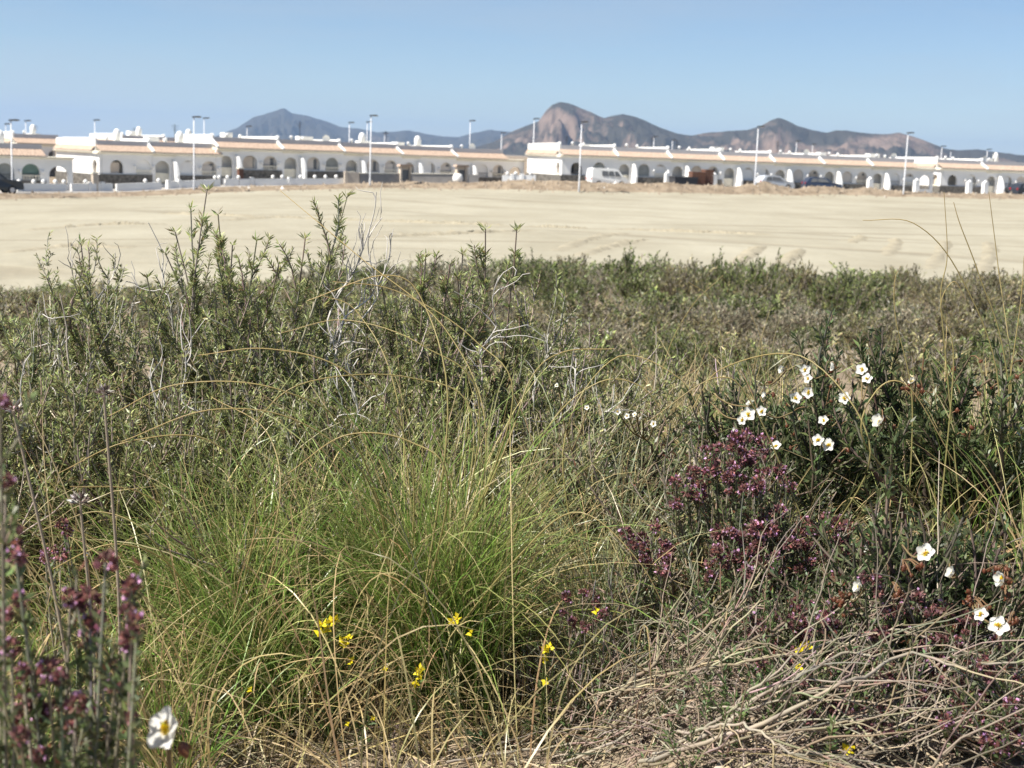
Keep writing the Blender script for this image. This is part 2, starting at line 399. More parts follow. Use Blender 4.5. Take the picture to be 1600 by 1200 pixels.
# ------------------------------------------------------------------ mountains on the horizon
def mountain(name, sil, D, depth, seed, rock_amt):
    sil = np.array(sil, float)
    pxs = np.linspace(sil[0, 0], sil[-1, 0], 420)
    top = np.interp(pxs, sil[:, 0], sil[:, 1])
    hgt = np.array([P(p, t_, D)[2] for p, t_ in zip(pxs, top)])
    xs = np.array([P(p, 240, D)[0] for p in pxs])/D
    kk = np.concatenate([np.linspace(-1, 0, 46), np.linspace(.03, 1, 18)])
    VV = []
    for i, k in enumerate(kk):
        y = np.full(len(pxs), D + k*depth); x = xs*y
        f = 1-np.abs(k)
        prof = f**1.15 if k < 0 else f
        ramp = f*(1-f)*4
        rd = 1-np.abs(fbm(x/(D*.022), y/(D*.05), seed, 7))*2.3
        z = (hgt+40)*prof*(1 + 0*x) + ramp*(rd-.7)*hgt*.6 - 40
        z = np.where(k == 0, hgt + fbm(x/(D*.006), y*0, seed+5, 3)*D*.00035, z)
        VV.append(np.stack([x, y, z], -1))
    VV = np.array(VV); n0, n1_ = VV.shape[:2]
    q = (np.arange(n0-1)[:, None]*n1_ + np.arange(n1_-1)[None]); Q = np.stack([q, q+1, q+n1_+1, q+n1_], -1)
    m, t, b = mat(name+'_slope')
    g = t.nodes.new('ShaderNodeNewGeometry'); sx = t.nodes.new('ShaderNodeSeparateXYZ'); t.links.new(g.outputs['Normal'], sx.inputs[0])
    tc = t.nodes.new('ShaderNodeTexCoord'); nz = t.nodes.new('ShaderNodeTexNoise'); nz.inputs['Scale'].default_value = 12/D*1.1; nz.inputs['Detail'].default_value = 10; nz.inputs['Roughness'].default_value = .65
    t.links.new(tc.outputs['Object'], nz.inputs['Vector'])
    a = t.nodes.new('ShaderNodeMath'); a.operation = 'MULTIPLY_ADD'; a.inputs[1].default_value = -.4; t.links.new(sx.outputs[2], a.inputs[0]); t.links.new(nz.outputs[0], a.inputs[2])
    r = t.nodes.new('ShaderNodeValToRGB'); e = r.color_ramp.elements
    e[0].position = rock_amt; e[0].color = (.06, .056, .046, 1); e[1].position = rock_amt+.14; e[1].color = (.225, .165, .13, 1)
    t.links.new(a.outputs[0], r.inputs[0]); t.links.new(r.outputs[0], b.inputs['Base Color']); b.inputs['Roughness'].default_value = 1; b.inputs['Specular IOR Level'].default_value = 0
    mpz = t.nodes.new('ShaderNodeMapping'); mpz.inputs['Scale'].default_value = (1, .45, .45); t.links.new(tc.outputs['Object'], mpz.inputs[0])
    nb_ = t.nodes.new('ShaderNodeTexNoise'); nb_.inputs['Scale'].default_value = 70/D; nb_.inputs['Detail'].default_value = 8; nb_.inputs['Roughness'].default_value = .7; t.links.new(mpz.outputs[0], nb_.inputs['Vector'])
    bpz = t.nodes.new('ShaderNodeBump'); bpz.inputs['Strength'].default_value = 1.0; bpz.inputs['Distance'].default_value = D*.006; t.links.new(nb_.outputs[0], bpz.inputs['Height']); t.links.new(bpz.outputs[0], b.inputs['Normal'])
    return tag(mesh_np(name, VV.reshape(-1, 3), Q.reshape(-1, 4), None, m, None, None, True), kind='structure')
MOUNT_L = [(250, 236), (300, 226), (345, 210), (370, 200), (395, 184), (420, 176), (443, 169), (455, 176), (480, 181), (510, 190), (530, 198), (560, 201), (590, 207), (615, 206), (635, 203), (660, 208), (690, 213), (715, 214), (740, 207), (765, 203), (790, 206), (830, 205), (900, 220), (960, 240)]
MOUNT_M = [(720, 238), (770, 222), (800, 205), (822, 196), (840, 190), (850, 174), (860, 164), (872, 159), (885, 161), (905, 169), (925, 177), (941, 184), (952, 181), (970, 178), (990, 183), (1010, 190), (1030, 200), (1055, 208), (1080, 212), (1100, 208), (1130, 205), (1165, 203), (1185, 197), (1200, 189), (1213, 184), (1225, 188), (1245, 197), (1265, 203), (1290, 207), (1303, 203), (1320, 204), (1350, 208), (1385, 210), (1402, 207), (1425, 213), (1450, 222), (1475, 232), (1495, 235), (1525, 233), (1560, 238), (1600, 243), (1700, 250), (1850, 262), (2000, 280)]
mountain('far_blue_mountain', MOUNT_L, 8500, 2300, 41, .24)
mountain('rocky_mountain', MOUNT_M, 4300, 900, 63, .145)
# ------------------------------------------------------------------ houses
M['white'] = plain('white_render', (.82, .81, .78), .85, .04, .8)
M['cream'] = plain('cream_trim', (.8, .75, .62), .8, .05, 2)
M['beige'] = plain('beige_wall', (.55, .47, .38), .9, .1, 1.5)
M['greywall'] = plain('grey_block', (.3, .28, .26), .95, .12, 2)
M['stone'] = plain('dark_stone', (.13, .12, .105), .95, .55, 4.5, bump=.5)
M['tile'] = plain('roof_tile', (.42, .315, .24), .9, .3, 6)
M['glass'] = plain('dark_glass', (.13, .135, .14), .25, .1, 1, spec=.4)
M['shadep'] = plain('parapet_shade', (.5, .51, .53), .9, .06, 1)  # front of the white parapet, its shade put into the colour as grey
M['paleframe'] = plain('pale_panel', (.66, .6, .53), .85, .06, 2)
M['awning'] = plain('green_awning', (.17, .25, .21), .8, .1, 2)
M['metal'] = plain('lamp_post_paint', (.6, .61, .63), .5, .05, 2)
M['darkmetal'] = plain('dark_metal', (.06, .06, .065), .5, .1, 2)
M['brick'] = plain('brick_red', (.15, .075, .05), .9, .25, 6)
M['wood_d'] = plain('timber', (.25, .15, .08), .9, .25, 4)

class MB:
    def __init__(s): s.v = []; s.f = []
    def box(s, x0, x1, y0, y1, z0, z1):
        n = len(s.v)
        s.v += [(x0, y0, z0), (x1, y0, z0), (x1, y1, z0), (x0, y1, z0), (x0, y0, z1), (x1, y0, z1), (x1, y1, z1), (x0, y1, z1)]
        s.f += [tuple(n+i for i in f) for f in ((3, 2, 1, 0), (4, 5, 6, 7), (0, 1, 5, 4), (1, 2, 6, 5), (2, 3, 7, 6), (3, 0, 4, 7))]
        return s
    def prism(s, poly, axis, a, b):
        """extrude polygon (2D) along axis 'x','y' or 'z' between a and b"""
        n = len(s.v); k = len(poly)
        for c in (a, b):
            for p, q in poly: s.v.append({'x': (c, p, q), 'y': (p, c, q), 'z': (p, q, c)}[axis])
        s.f.append(tuple(n+i for i in range(k))[::-1]); s.f.append(tuple(n+k+i for i in range(k)))
        for i in range(k): s.f.append((n+i, n+(i+1) % k, n+k+(i+1) % k, n+k+i))
        return s
    def lathe(s, prof, cx, cy, n=12):
        b = len(s.v); k = len(prof)
        for r, z in prof:
            for j in range(n):
                a = 2*math.pi*j/n; s.v.append((cx+r*math.cos(a), cy+r*math.sin(a), z))
        for i in range(k-1):
            for j in range(n): s.f.append((b+i*n+j, b+i*n+(j+1) % n, b+(i+1)*n+(j+1) % n, b+(i+1)*n+j))
        s.f.append(tuple(b+(k-1)*n+j for j in range(n))); s.f.append(tuple(b+j for j in range(n))[::-1])
        return s
    def archwall(s, axis, u0, u1, z0, z1, c0, c1, holes):
        """wall along u between c0 and c1 thick, with arched holes (a, b, sill, spring)"""
        cur = u0
        def bx(a, b, lo, hi):
            if b-a < 1e-6 or hi-lo < 1e-6: return
            if axis == 'x': s.box(a, b, c0, c1, lo, hi)
            else: s.box(c0, c1, a, b, lo, hi)
        for a, b, sill, spr in holes:
            bx(cur, a, z0, z1)
            bx(a, b, z0, sill)
            r = (b-a)/2; N = 10; cx = (a+b)/2
            for i in range(N):
                t0, t1 = math.pi*(1-i/N), math.pi*(1-(i+1)/N)
                p0 = (cx+r*math.cos(t0), spr+r*math.sin(t0)); p1 = (cx+r*math.cos(t1), spr+r*math.sin(t1))
                s.prism([p0, p1, (p1[0], z1), (p0[0], z1)], 'y' if axis == 'x' else 'x', c0, c1)
            cur = b
        bx(cur, u1, z0, z1)
        return s
    def build(s, name, m, parent=None, smooth=False):
        me = bpy.data.meshes.new(name); me.from_pydata(s.v, [], s.f); me.update(); me.materials.append(M[m] if isinstance(m, str) else m)
        if smooth: me.polygons.foreach_set('use_smooth', np.ones(len(me.polygons), bool))
        return link(bpy.data.objects.new(name, me), parent)

HW = 6.0
def tile_strip(W, y0, z0, y1, z1, x0=0.0):
    """rows of curved roof tiles on a slope"""
    per = .26; n = max(3, int(W/per))*4; k = 4
    xs = np.linspace(x0, x0+W, n+1); Vv = []; 
    for j in range(k+1):
        u = j/k
        for lift in ((0,) if j == 0 else (.03, 0) if j < k else (.03,)):
            pass
        Vv.append(np.stack([xs, np.full(n+1, y0+(y1-y0)*u), z0+(z1-z0)*u + .05*np.abs(np.sin((xs-x0)*np.pi/per)) + .02*(j % 2)], -1))
    Vv = np.array(Vv)
    q = (np.arange(k)[:, None]*(n+1)+np.arange(n)[None])
    return Vv.reshape(-1, 3), np.stack([q, q+1, q+n+2, q+n+1], -1).reshape(-1, 4)

def make_house(kind='mid', W=HW, chimney=True, awn=False):
    """kind: mid (courtyard arch at its left end), end (closed left gable with an arch), last (mid with a free arch beyond its right end)"""
    r = empty('terraced_house')
    D = 10.5
    x0 = 0.0
    wm = MB()
    if kind == 'end': holes = [(1.0, 2.2, .95, 1.5), (3.4, 4.8, .95, 1.5)]
    else: holes = [(.25, 1.45, 0.02, 1.5), (2.4, 3.7, .95, 1.55), (4.25, 5.55, .95, 1.55)]
    wm.archwall('x', 0 if kind != 'end' else .25, W, -1.2, 2.62, 0, .22, holes)
    if kind == 'end':
        wm.archwall('y', 0, 2.2, -1.2, 2.62, 0, .22, [(.55, 1.65, .95, 1.55)])
        wm.box(0.0, .22, 2.2, D, -1.2, 2.62)
        wm.box(.22, W, 1.9, 2.1, -1.2, 2.62)
    else:
        wm.box(1.75, 1.95, .22, D, -1.2, 2.62)           # sunlit flank of the entrance court
        wm.box(1.95, W, .36, .56, -1.2, 2.62)
        wm.box(.0, 1.75, 1.0, 1.2, -1.2, 2.62)
    wm.box(W-.2, W-.005, 2.2, D, -1.2, 2.62)
    wm.box(.22, W-.2, D-.2, D, -1.2, 2.62)
    wm.build('wall', 'white', r)
    # flat roof slab and parapet
    xs = 0.0 if kind == 'end' else 1.75
    MB().box(xs+.05, W-.01, .9, D-.05, 2.625, 2.85).build('roof_slab', 'cream', r)
    pp = MB(); pp.box(0.2, W-.003, .9, 1.08, 2.86, 3.8).build('parapet', 'shadep', r)
    pw = MB(); pw.prism([(.9, 2.86), (.9, 3.95), (1.05, 4.14), (1.35, 4.02), (D-1.5, 3.95), (D-1.5, 2.86)], 'x', 0, .19)
    if kind == 'end':
        pw.box(0, .19, D-1.5, D, 2.86, 3.9)
    pw.build('party_parapet', 'white', r)
    # eave moulding, sloping so that it catches the light
    ev = MB(); ev.prism([(-.02, 2.62), (-.3, 2.72), (-.32, 2.8), (.9, 2.86), (.9, 2.63)], 'x', 0 if kind != 'end' else -.25, W-.004)
    if kind == 'end': ev.prism([(-.02, 2.62), (-.3, 2.72), (-.32, 2.8), (.5, 2.84), (.5, 2.63)], 'y', .93, D)
    ev.build('eave', 'cream', r)
    if kind != 'end':                                    # stepped drop of the moulding above the court
        MB().prism([(.1, 2.5), (1.9, 2.5), (2.1, 2.62), (.1, 2.62)], 'y', -.12, -.001).build('eave_step', 'cream', r)
    Vt, Qt = tile_strip(W-.01, -.33, 2.83, .88, 3.36)
    mesh_np('roof_tiles', Vt, Qt, None, M['tile'], r)
    if kind == 'end':
        Vt, Qt = tile_strip(D-1.0, 0, 0, 1, .45)
        V2 = np.stack([-.33+Vt[:, 1]*.33, D-Vt[:, 0]-.02, 2.83+Vt[:, 2]], -1)
        mesh_np('gable_tiles', V2, Qt, None, M['tile'], r)
        MB().box(-.002, .2, 1.1, D-.03, 3.25, 3.88).build('gable_parapet', 'white', r)
    else:
        MB().prism([(-.36, 2.84), (-.36, 2.98), (.9, 3.66), (.9, 3.34)], 'x', -.09, .09).build('roof_rib', 'white', r)
    # stone plinth
    pl = MB()
    pl.box(.02 if kind == 'end' else 1.95, W-.02, -.14, -.002, -1.2, .86)
    if kind == 'end':
        pl.box(-.12, -.002, -.14, D, -1.2, .8)
    pl.build('plinth', 'stone', r)
    # windows in the back of the porch, balustrades and lanterns
    for a, b, sill, spr in holes[-2:]:
        yb = 1.9 if kind == 'end' else .36
        wn = MB().box(a+.25, b-.1, yb-.06, yb-.005, .9, 2.15).build('window', 'paleframe', r)
        MB().box(a+.8, b-.2, yb-.1, yb-.065, 1.05, 2.0).build('pane', 'glass', wn)
    a, b = holes[-1][0], holes[-1][1]
    bal = MB(); bal.box(a, b, -.06, -.005, 1.2, 1.28)
    for i in range(6):
        xx = a+.1+(b-a-.2)*i/5; bal.lathe([(.03, .87), (.055, .97), (.03, 1.08), (.04, 1.2)], xx, -.05, 6)
    bal.build('balustrade', 'cream', r)
    for xx in (a-.18, b+.15):
        MB().lathe([(.02, 1.35), (.11, 1.45), (.13, 1.6), (.03, 1.74)], xx, -.16, 8).build('lantern', 'white', r)
    if kind == 'end':
        MB().box(.3, .34, .6, 1.6, .96, 2.1).build('porch_blind', 'beige', r)
        MB().box(-.03, -.004, .5, 1.7, .82, .95).build('sill', 'cream', r)
    else:
        MB().prism([(0.3, .2), (1.62, .2), (1.62, 1.02), (0.3, 1.02)], 'y', .3, .34).build('gate', 'cream', r)
        # quarter-arch wing wall in front, its flank in the sun
        q_ = [(-.003, .0-1.2), (-.003, 2.2)]+[(-1.15*math.sin(i*math.pi/16), .8+1.4*(1-math.sin(i*math.pi/16)**2.6)) for i in range(1, 9)]+[(-1.15, -1.2)]
        MB().prism(q_, 'x', 1.62, 1.86).build('wing_wall', 'white', r)
    if awn:
        for a, b, sill, spr in holes[-2:]:
            MB().box(a-.1, b+.1, .23, .26, 1.35, 2.3).build('awning', 'awning', r)
    if chimney:
        MB().lathe([(.3, 2.86), (.3, 4.15), (.33, 4.3), (.3, 4.55), (.2, 4.78), (.05, 4.86)], W*.62, 3.4, 12).build('chimney', 'white', r, True)
        MB().lathe([(.1, 2.86), (.1, 3.95), (.16, 4.0), (.14, 4.12), (.03, 4.2)], W*.35, 2.4, 8).build('roof_vent', 'white', r, True)
    else:
        for xx, yy, h in ((W*.3, 1.9, 4.1), (W*.55, 2.6, 4.05)):
            MB().lathe([(.1, 2.86), (.1, h-.15), (.17, h-.1), (.15, h+.02), (.03, h+.1)], xx, yy, 8).build('roof_vent', 'white', r, True)
    if kind == 'last':
        MB().archwall('x', W+.004, W+2.0, -1.2, 2.62, .02, .24, [(W+.25, W+1.65, .55, 1.35)]).build('free_arch', 'white', r)
        MB().prism([(-.02, 2.625), (-.3, 2.72), (-.32, 2.8), (.4, 2.82), (.4, 2.625)], 'x', W+.0, W+2.05).build('arch_coping', 'cream', r)
    return r

protos = {}
def row(px0, d0, th, specs):
    """specs: (prototype, width, eave drop, label), laid end to end from the left"""
    p = P(px0, 250, d0); x, y = p[0], p[1]; out_ = []
    for key, W_, eb, lab in specs:
        px = 800+FPX*x/y
        loc = (x, y, EYE-eb-2.72)
        kw = dict(mid=dict(kind='mid'), midp=dict(kind='mid', chimney=False), end=dict(kind='end', chimney=False), ends=dict(kind='end', W=4.9, chimney=True), last=dict(kind='last', chimney=False), lasta=dict(kind='last', awn=True))[key]
        if key not in protos:
            protos[key] = make_house(**kw); o = protos[key]; o.location = loc; o.rotation_euler = (0, 0, th)
        else: o = dup(protos[key], loc, th)
        o.scale = (W_/(4.9 if key == 'ends' else HW), 1, 1)
        tag(o, lab, 'house', 'white terraced houses along the field')
        out_.append(o); EXTRA.append((o, key, W_))
        x += math.cos(th)*W_; y += math.sin(th)*W_
    return out_
EXTRA = []
TL, TR = math.radians(38), math.radians(19)
LW = 6.8
row(-61, 113.1, TL, [('lasta', LW, 1.62, 'low white house with green awnings in its arches, behind the dark parked car')])
row(155, 124.9, TL, [('ends', 4.9, 1.1, 'white house whose bright arched gable faces left, right of the green awnings')])
row(238, 128.0, TL, [('mid', LW, 1.08, 'white house one step below the taller row, behind the leftmost tall lamp post')])
row(338, 131.8, TL, [('midp', LW, .45, 'first and tallest house of the left row, behind the red brick pillar'),
                     ('midp', LW, .43, 'second house of the stepped left row, with a long white roof parapet'),
                     ('mid', LW, .5, 'third house of the left row, above the start of the yard wall'),
                     ('mid', LW, .58, 'fourth house of the left row, behind the gated part of the grey yard wall'),
                     ('last', LW, .66, 'last house of the left row, ending in a free-standing white arch')])
row(878, 143.5, TR, [('end', HW, 0.0, 'house with a blank bright gable in mid picture, left of the white van'),
                     ('midp', HW, 0.0, 'second house of the right row, just right of the white van'),
                     ('midp', HW, 0.02, 'third house of the right row, left of the brown brick stacks'),
                     ('midp', HW, 0.03, 'fourth house of the right row, behind the brown brick stacks'),
                     ('midp', HW, 0.04, 'fifth house of the right row, behind the pale hatchback'),
                     ('midp', HW, 0.06, 'sixth house of the right row, behind the twin earth heaps'),
                     ('last', HW, 0.08, 'last house of the right row, ending in an arch by the tall lamp')])
row(1472, 160.5, TR, [('end', HW, -0.02, 'house with a bright arched gable near the right edge of the picture'),
                      ('mid', HW, 0.0, 'rightmost house, with a stout round chimney, cut off by the frame')])
# second street behind: only roofs and upper walls show
row(25, 150, TL, [('ends', 4.9, .75, 'white roofed house peeping out behind the awning house')])
row(196, 158, TL, [('ends', 4.9, .5, 'white rooftop block seen above the roof right of the bright gable'), ('mid', LW, .55, 'brown tiled roof peeping out behind the second left lamp post')])

# house extras: panels, mostly pale, added to lighten the shaded arches, railings, aerials, dishes, boxes on the roof terraces
M['brownsh'] = plain('brown_shutter', (.2, .13, .09), .8, .1, 3); M['greensh'] = plain('grey_shutter', (.3, .31, .29), .8, .1, 3)
for hi, (o, key, W_) in enumerate(EXTRA):
    hl = [(1.0, 2.2), (3.4, 4.8)] if key in ('end', 'ends') else [(2.4, 3.7), (4.25, 5.55)]
    for (a, b) in hl:
        u = rng.uniform()
        if u < .8 and b < W_: MB().box(a-.03, b-.3*(rng.uniform() < .5), .223, .24, .96, rng.uniform(1.75, 2.3)).build('added_panel', ['paleframe', 'beige', 'paleframe', 'white', 'white', 'greensh'][rng.integers(0, 6)], o)
        if rng.uniform() < .4: 
            rl = MB().box(a, b, -.05, -.02, 1.3, 1.34)
            for q_ in np.linspace(a+.05, b-.05, 8): rl.box(q_-.012, q_+.012, -.045, -.025, .87, 1.3)
            rl.build('railing', 'darkmetal', o)
    if rng.uniform() < .55:
        ax, ay, ah = rng.uniform(1, W_-.6), rng.uniform(2.5, 6), rng.uniform(4.6, 5.6)
        al = MB().box(ax-.02, ax+.02, ay-.02, ay+.02, 2.86, ah)
        for q_ in range(4): al.box(ax-.35+.05*q_, ax+.35-.05*q_, ay-.012, ay+.012, ah-.12-.14*q_, ah-.1-.14*q_)
        al.build('aerial', 'darkmetal', o)
    if rng.uniform() < .5:
        ax, ay = rng.uniform(1, W_-1.6), rng.uniform(3, 7); MB().box(ax, ax+rng.uniform(.6, 1.4), ay, ay+1, 2.86, rng.uniform(3.85, 4.35)).build('roof_box', 'white', o)
    if rng.uniform() < .35:
        ax = rng.uniform(1, W_-.6); d_ = MB().lathe([(.02, 0), (.2, .03), (.36, .1), (.38, .12), (.2, .06), (.02, .03)], 0, 0, 12); d_.v = [(ax+a_, 2.3-c_, 4.0+b_) for a_, b_, c_ in d_.v]; d_.build('satellite_dish', 'white', o)
# ------------------------------------------------------------------ street lamps
def make_lamp(h):
    r = empty('street_lamp')
    MB().lathe([(.09, -1.0), (.09, .5), (.07, .6), (.045, h)], 0, 0, 10).build('post', 'metal', r, True)
    hd = MB().prism([(-.12, h+.0), (.62, h+.05), (.62, h+.13), (.4, h+.16), (-.12, h+.11)], 'y', -.14, .14).build('lamp_head', 'darkmetal', r)
    MB().box(.2, .55, -.1, .1, h+.002, h+.03).build('lens', 'metal', hd)
    return r
LAMPH = 6.2
lamp0 = make_lamp(LAMPH)
first = [True]
def lamp(px, py, d, label):
    p = P(px, py, d)
    loc = (p[0], p[1], p[2]-LAMPH-.1)
    if first[0]: o = lamp0; o.location = loc; first[0] = False
    else: o = dup(lamp0, loc)
    tag(o, label, 'street lamp', 'white street lamps of the estate')
lamp(17, 187, 108.5, 'tall white street lamp beside the dark car at the left edge')
lamp(303, 182, 121, 'tall white street lamp in front of the stepped white houses on the left')
lamp(580, 180, 131, 'tall white street lamp in front of the grey yard wall')
lamp(909, 190, 134.5, 'tall white street lamp left of the white van')
lamp(1185, 197, 144, 'tall white street lamp beside the pale hatchback')
lamp(1419, 207, 149, 'tall white street lamp in front of the arch on the right')
for i, (px, py, d, lab) in enumerate([
    (9, 193, 170, 'street lamp behind the houses at the left edge, leftmost of all'),
    (40, 188, 165, 'street lamp rising above the white roof block on the far left'),
    (148, 187, 165, 'single street lamp above the bright gable house on the left'),
    (319, 184, 165, 'street lamp just right of the tallest lamp post on the left'),
    (386, 197, 185, 'short far street lamp in front of the left slope of the blue mountain'),
    (546, 191, 175, 'street lamp behind the left row, left of a close pair'),
    (574, 190, 178, 'street lamp right behind the tall post at the grey yard wall'),
    (601, 208, 230, 'small far street lamp right of the close pair on the left'),
    (735, 188, 170, 'single street lamp behind the left row, against the sky'),
    (784, 207, 200, 'small street lamp over the end of the left row'),
    (835, 185, 160, 'street lamp behind the blank bright gable in the middle'),
    (1022, 213, 200, 'far lamp under the saddle of the mountain, left one of two'),
    (1051, 218, 225, 'far lamp under the saddle of the mountain, right one of two'),
    (1245, 220, 215, 'far lamp right of the pointed hill, left one of two'),
    (1270, 225, 240, 'far lamp right of the pointed hill, right one of two'),
    (1472, 228, 205, 'far street lamp just right of the bright gable on the right'),
    (1486, 235, 235, 'lower far street lamp right of the right bright gable'),
    (1543, 233, 205, 'far street lamp nearest the right picture edge')]):
    lamp(px, py, d, lab)

# ------------------------------------------------------------------ garden walls, pillars, gates
def at_street(px, s_, py=250):
    """point at offset s_ beyond the field edge in the direction of pixel px"""
    d = float(edge_y(px))+s_
    p = P(px, py, d)
    return np.array([p[0], d, tz(p[0], d)])
def wall_thing(name, a, b, h, th, m, label, balls=(), ballm='white', cat='garden wall', coping=None, piers=(), group=None):
    a = np.asarray(a); b = np.asarray(b); L = float(np.hypot(*(b-a)[:2])); rz = math.atan2(b[1]-a[1], b[0]-a[0])
    o = empty(name, a, rz)
    sl = (b[2]-a[2])/L
    MB().prism([(0, -.8), (L, -.8+sl*L), (L, h+sl*L), (0, h)], 'y', 0, th).build('wall_panel', m, o)
    if coping: MB().prism([(-.02, h+.002), (L+.02, h+.002+sl*L), (L+.02, h+.08+sl*L), (-.02, h+.08)], 'y', -.05, th+.05).build('coping', coping, o)
    for t_ in piers:
        MB().box(t_*L-.16, t_*L+.16, -.08, th+.08, -.8, h+.14+sl*t_*L).build('pier', m, o)
    for t_ in balls:
        MB().lathe([(.06, h+.002+sl*t_*L), (.17, h+.12+sl*t_*L), (.17, h+.22+sl*t_*L), (.06, h+.34+sl*t_*L)], t_*L, th/2, 10).build('ball_finial', ballm, o, True)
    return tag(o, label, cat, group)
wall_thing('garden_wall', at_street(26, 7), at_street(102, 7), .62, .2, 'white', 'low white garden wall with ball finials in front of the green awnings', (.05, .35, .55, .8, .98))
wall_thing('garden_wall', at_street(111, 7), at_street(176, 7), .62, .2, 'white', 'low white garden wall below the bright gable on the left', (.35,), piers=(.45, .75))
wall_thing('garden_wall', at_street(182, 7), at_street(252, 7), .6, .2, 'white', 'low white garden wall left of the leftmost tall lamp post', (.65, .95))
wall_thing('garden_wall', at_street(262, 7), at_street(345, 7), .62, .2, 'white', 'low white garden wall behind the tip of the rosemary', (.9, .98), piers=(.02, .22))
wall_thing('garden_wall', at_street(352, 7), at_street(395, 7), .6, .2, 'white', 'short white garden wall beside the red brick pillar', (.1, .5), piers=(.98,))
wall_thing('garden_wall', at_street(398, 7), at_street(540, 7), .6, .2, 'white', 'long low white garden wall left of the grey yard wall', (.2, .3, .5, .66, .78, .9), piers=(.38,))
wall_thing('yard_wall', at_street(541, 6.6), at_street(562, 6.3), 1.15, .2, 'beige', 'pale end block of the high yard wall on the left row', piers=(.02,), cat='yard wall')
wall_thing('yard_wall', at_street(563, 6.3), at_street(627, 6.8), 1.05, .2, 'greywall', 'high grey yard wall behind the tall lamp post, left of its first gate', coping='cream', cat='yard wall')
wall_thing('yard_wall', at_street(643, 6.8), at_street(713, 6.8), 1.05, .2, 'greywall', 'high grey yard wall between the two roofed gates', coping='cream', cat='yard wall')
wall_thing('yard_wall', at_street(733, 6.8), at_street(749, 6.8), 1.0, .2, 'greywall', 'short grey yard wall right of the second roofed gate', cat='yard wall')
for px, lab in ((635, 'roofed gateway with a dark door in the grey yard wall'), (723, 'roofed gateway behind the spoil heap, nearer the free arch')):
    p = at_street(px, 6.8); o = empty('gateway', p, TL)
    MB().box(-.62, -.42, 0, .4, -.8, 1.75).build('gate_pier', 'beige', o); MB().box(.42, .62, 0, .4, -.8, 1.75).build('gate_pier', 'beige', o)
    MB().prism([(-.8, 1.755), (.8, 1.755), (.7, 1.95), (-.7, 1.95)], 'y', -.1, .5).build('gate_roof', 'tile', o)
    MB().box(-.41, .41, .2, .25, 0, 1.45).build('door', 'glass', o)
    MB().box(-.41, .41, .15, .3, 1.46, 1.75).build('lintel', 'beige', o)
    tag(o, lab, 'gateway')
p = at_street(377, 7); o = empty('gate_pillar', p, TL); MB().box(-.22, .22, 0, .4, -.8, 1.5).build('pillar', 'brick', o); MB().box(-.28, .28, -.06, .46, 1.503, 1.62).build('cap', 'cream', o)
tag(o, 'red brick gate pillar below the tallest house of the left row', 'pillar')
p = at_street(149, 7); o = empty('gate_pillar', p, TL); MB().box(-.22, .22, 0, .4, -.8, 1.45).build('pillar', 'beige', o); MB().box(-.28, .28, -.06, .46, 1.453, 1.57).build('cap', 'cream', o)
tag(o, 'pale stone gate pillar below the arch of the bright left gable', 'pillar')
wall_thing('garden_wall', at_street(786, 6.5), at_street(838, 6.5), .95, .2, 'white', 'white garden wall left of the blank bright gable', (.15, .4, .85), piers=(.3, .6))
for px, lab in ((1046, 'white gate pillar left of the brown brick stacks'), (1119, 'white gate pillar right of the brown brick stacks'), (1364, 'white gate pillar left of the tall right lamp post'),
                (1437, 'white gate pillar beside the free arch on the right'), (1520, 'left pillar of the white gate near the right edge'), (1545, 'right pillar of the white gate near the right edge')):
    p = at_street(px, 6.6); o = empty('gate_pillar', p, TR)
    MB().box(-.27, .27, 0, .5, -.8, 1.35).build('pillar', 'white', o); MB().lathe([(.25, 1.353), (.28, 1.42), (.1, 1.5), (.02, 1.62)], 0, .25, 10).build('cap', 'white', o)
    tag(o, lab, 'pillar', 'white gate pillars of the right row')

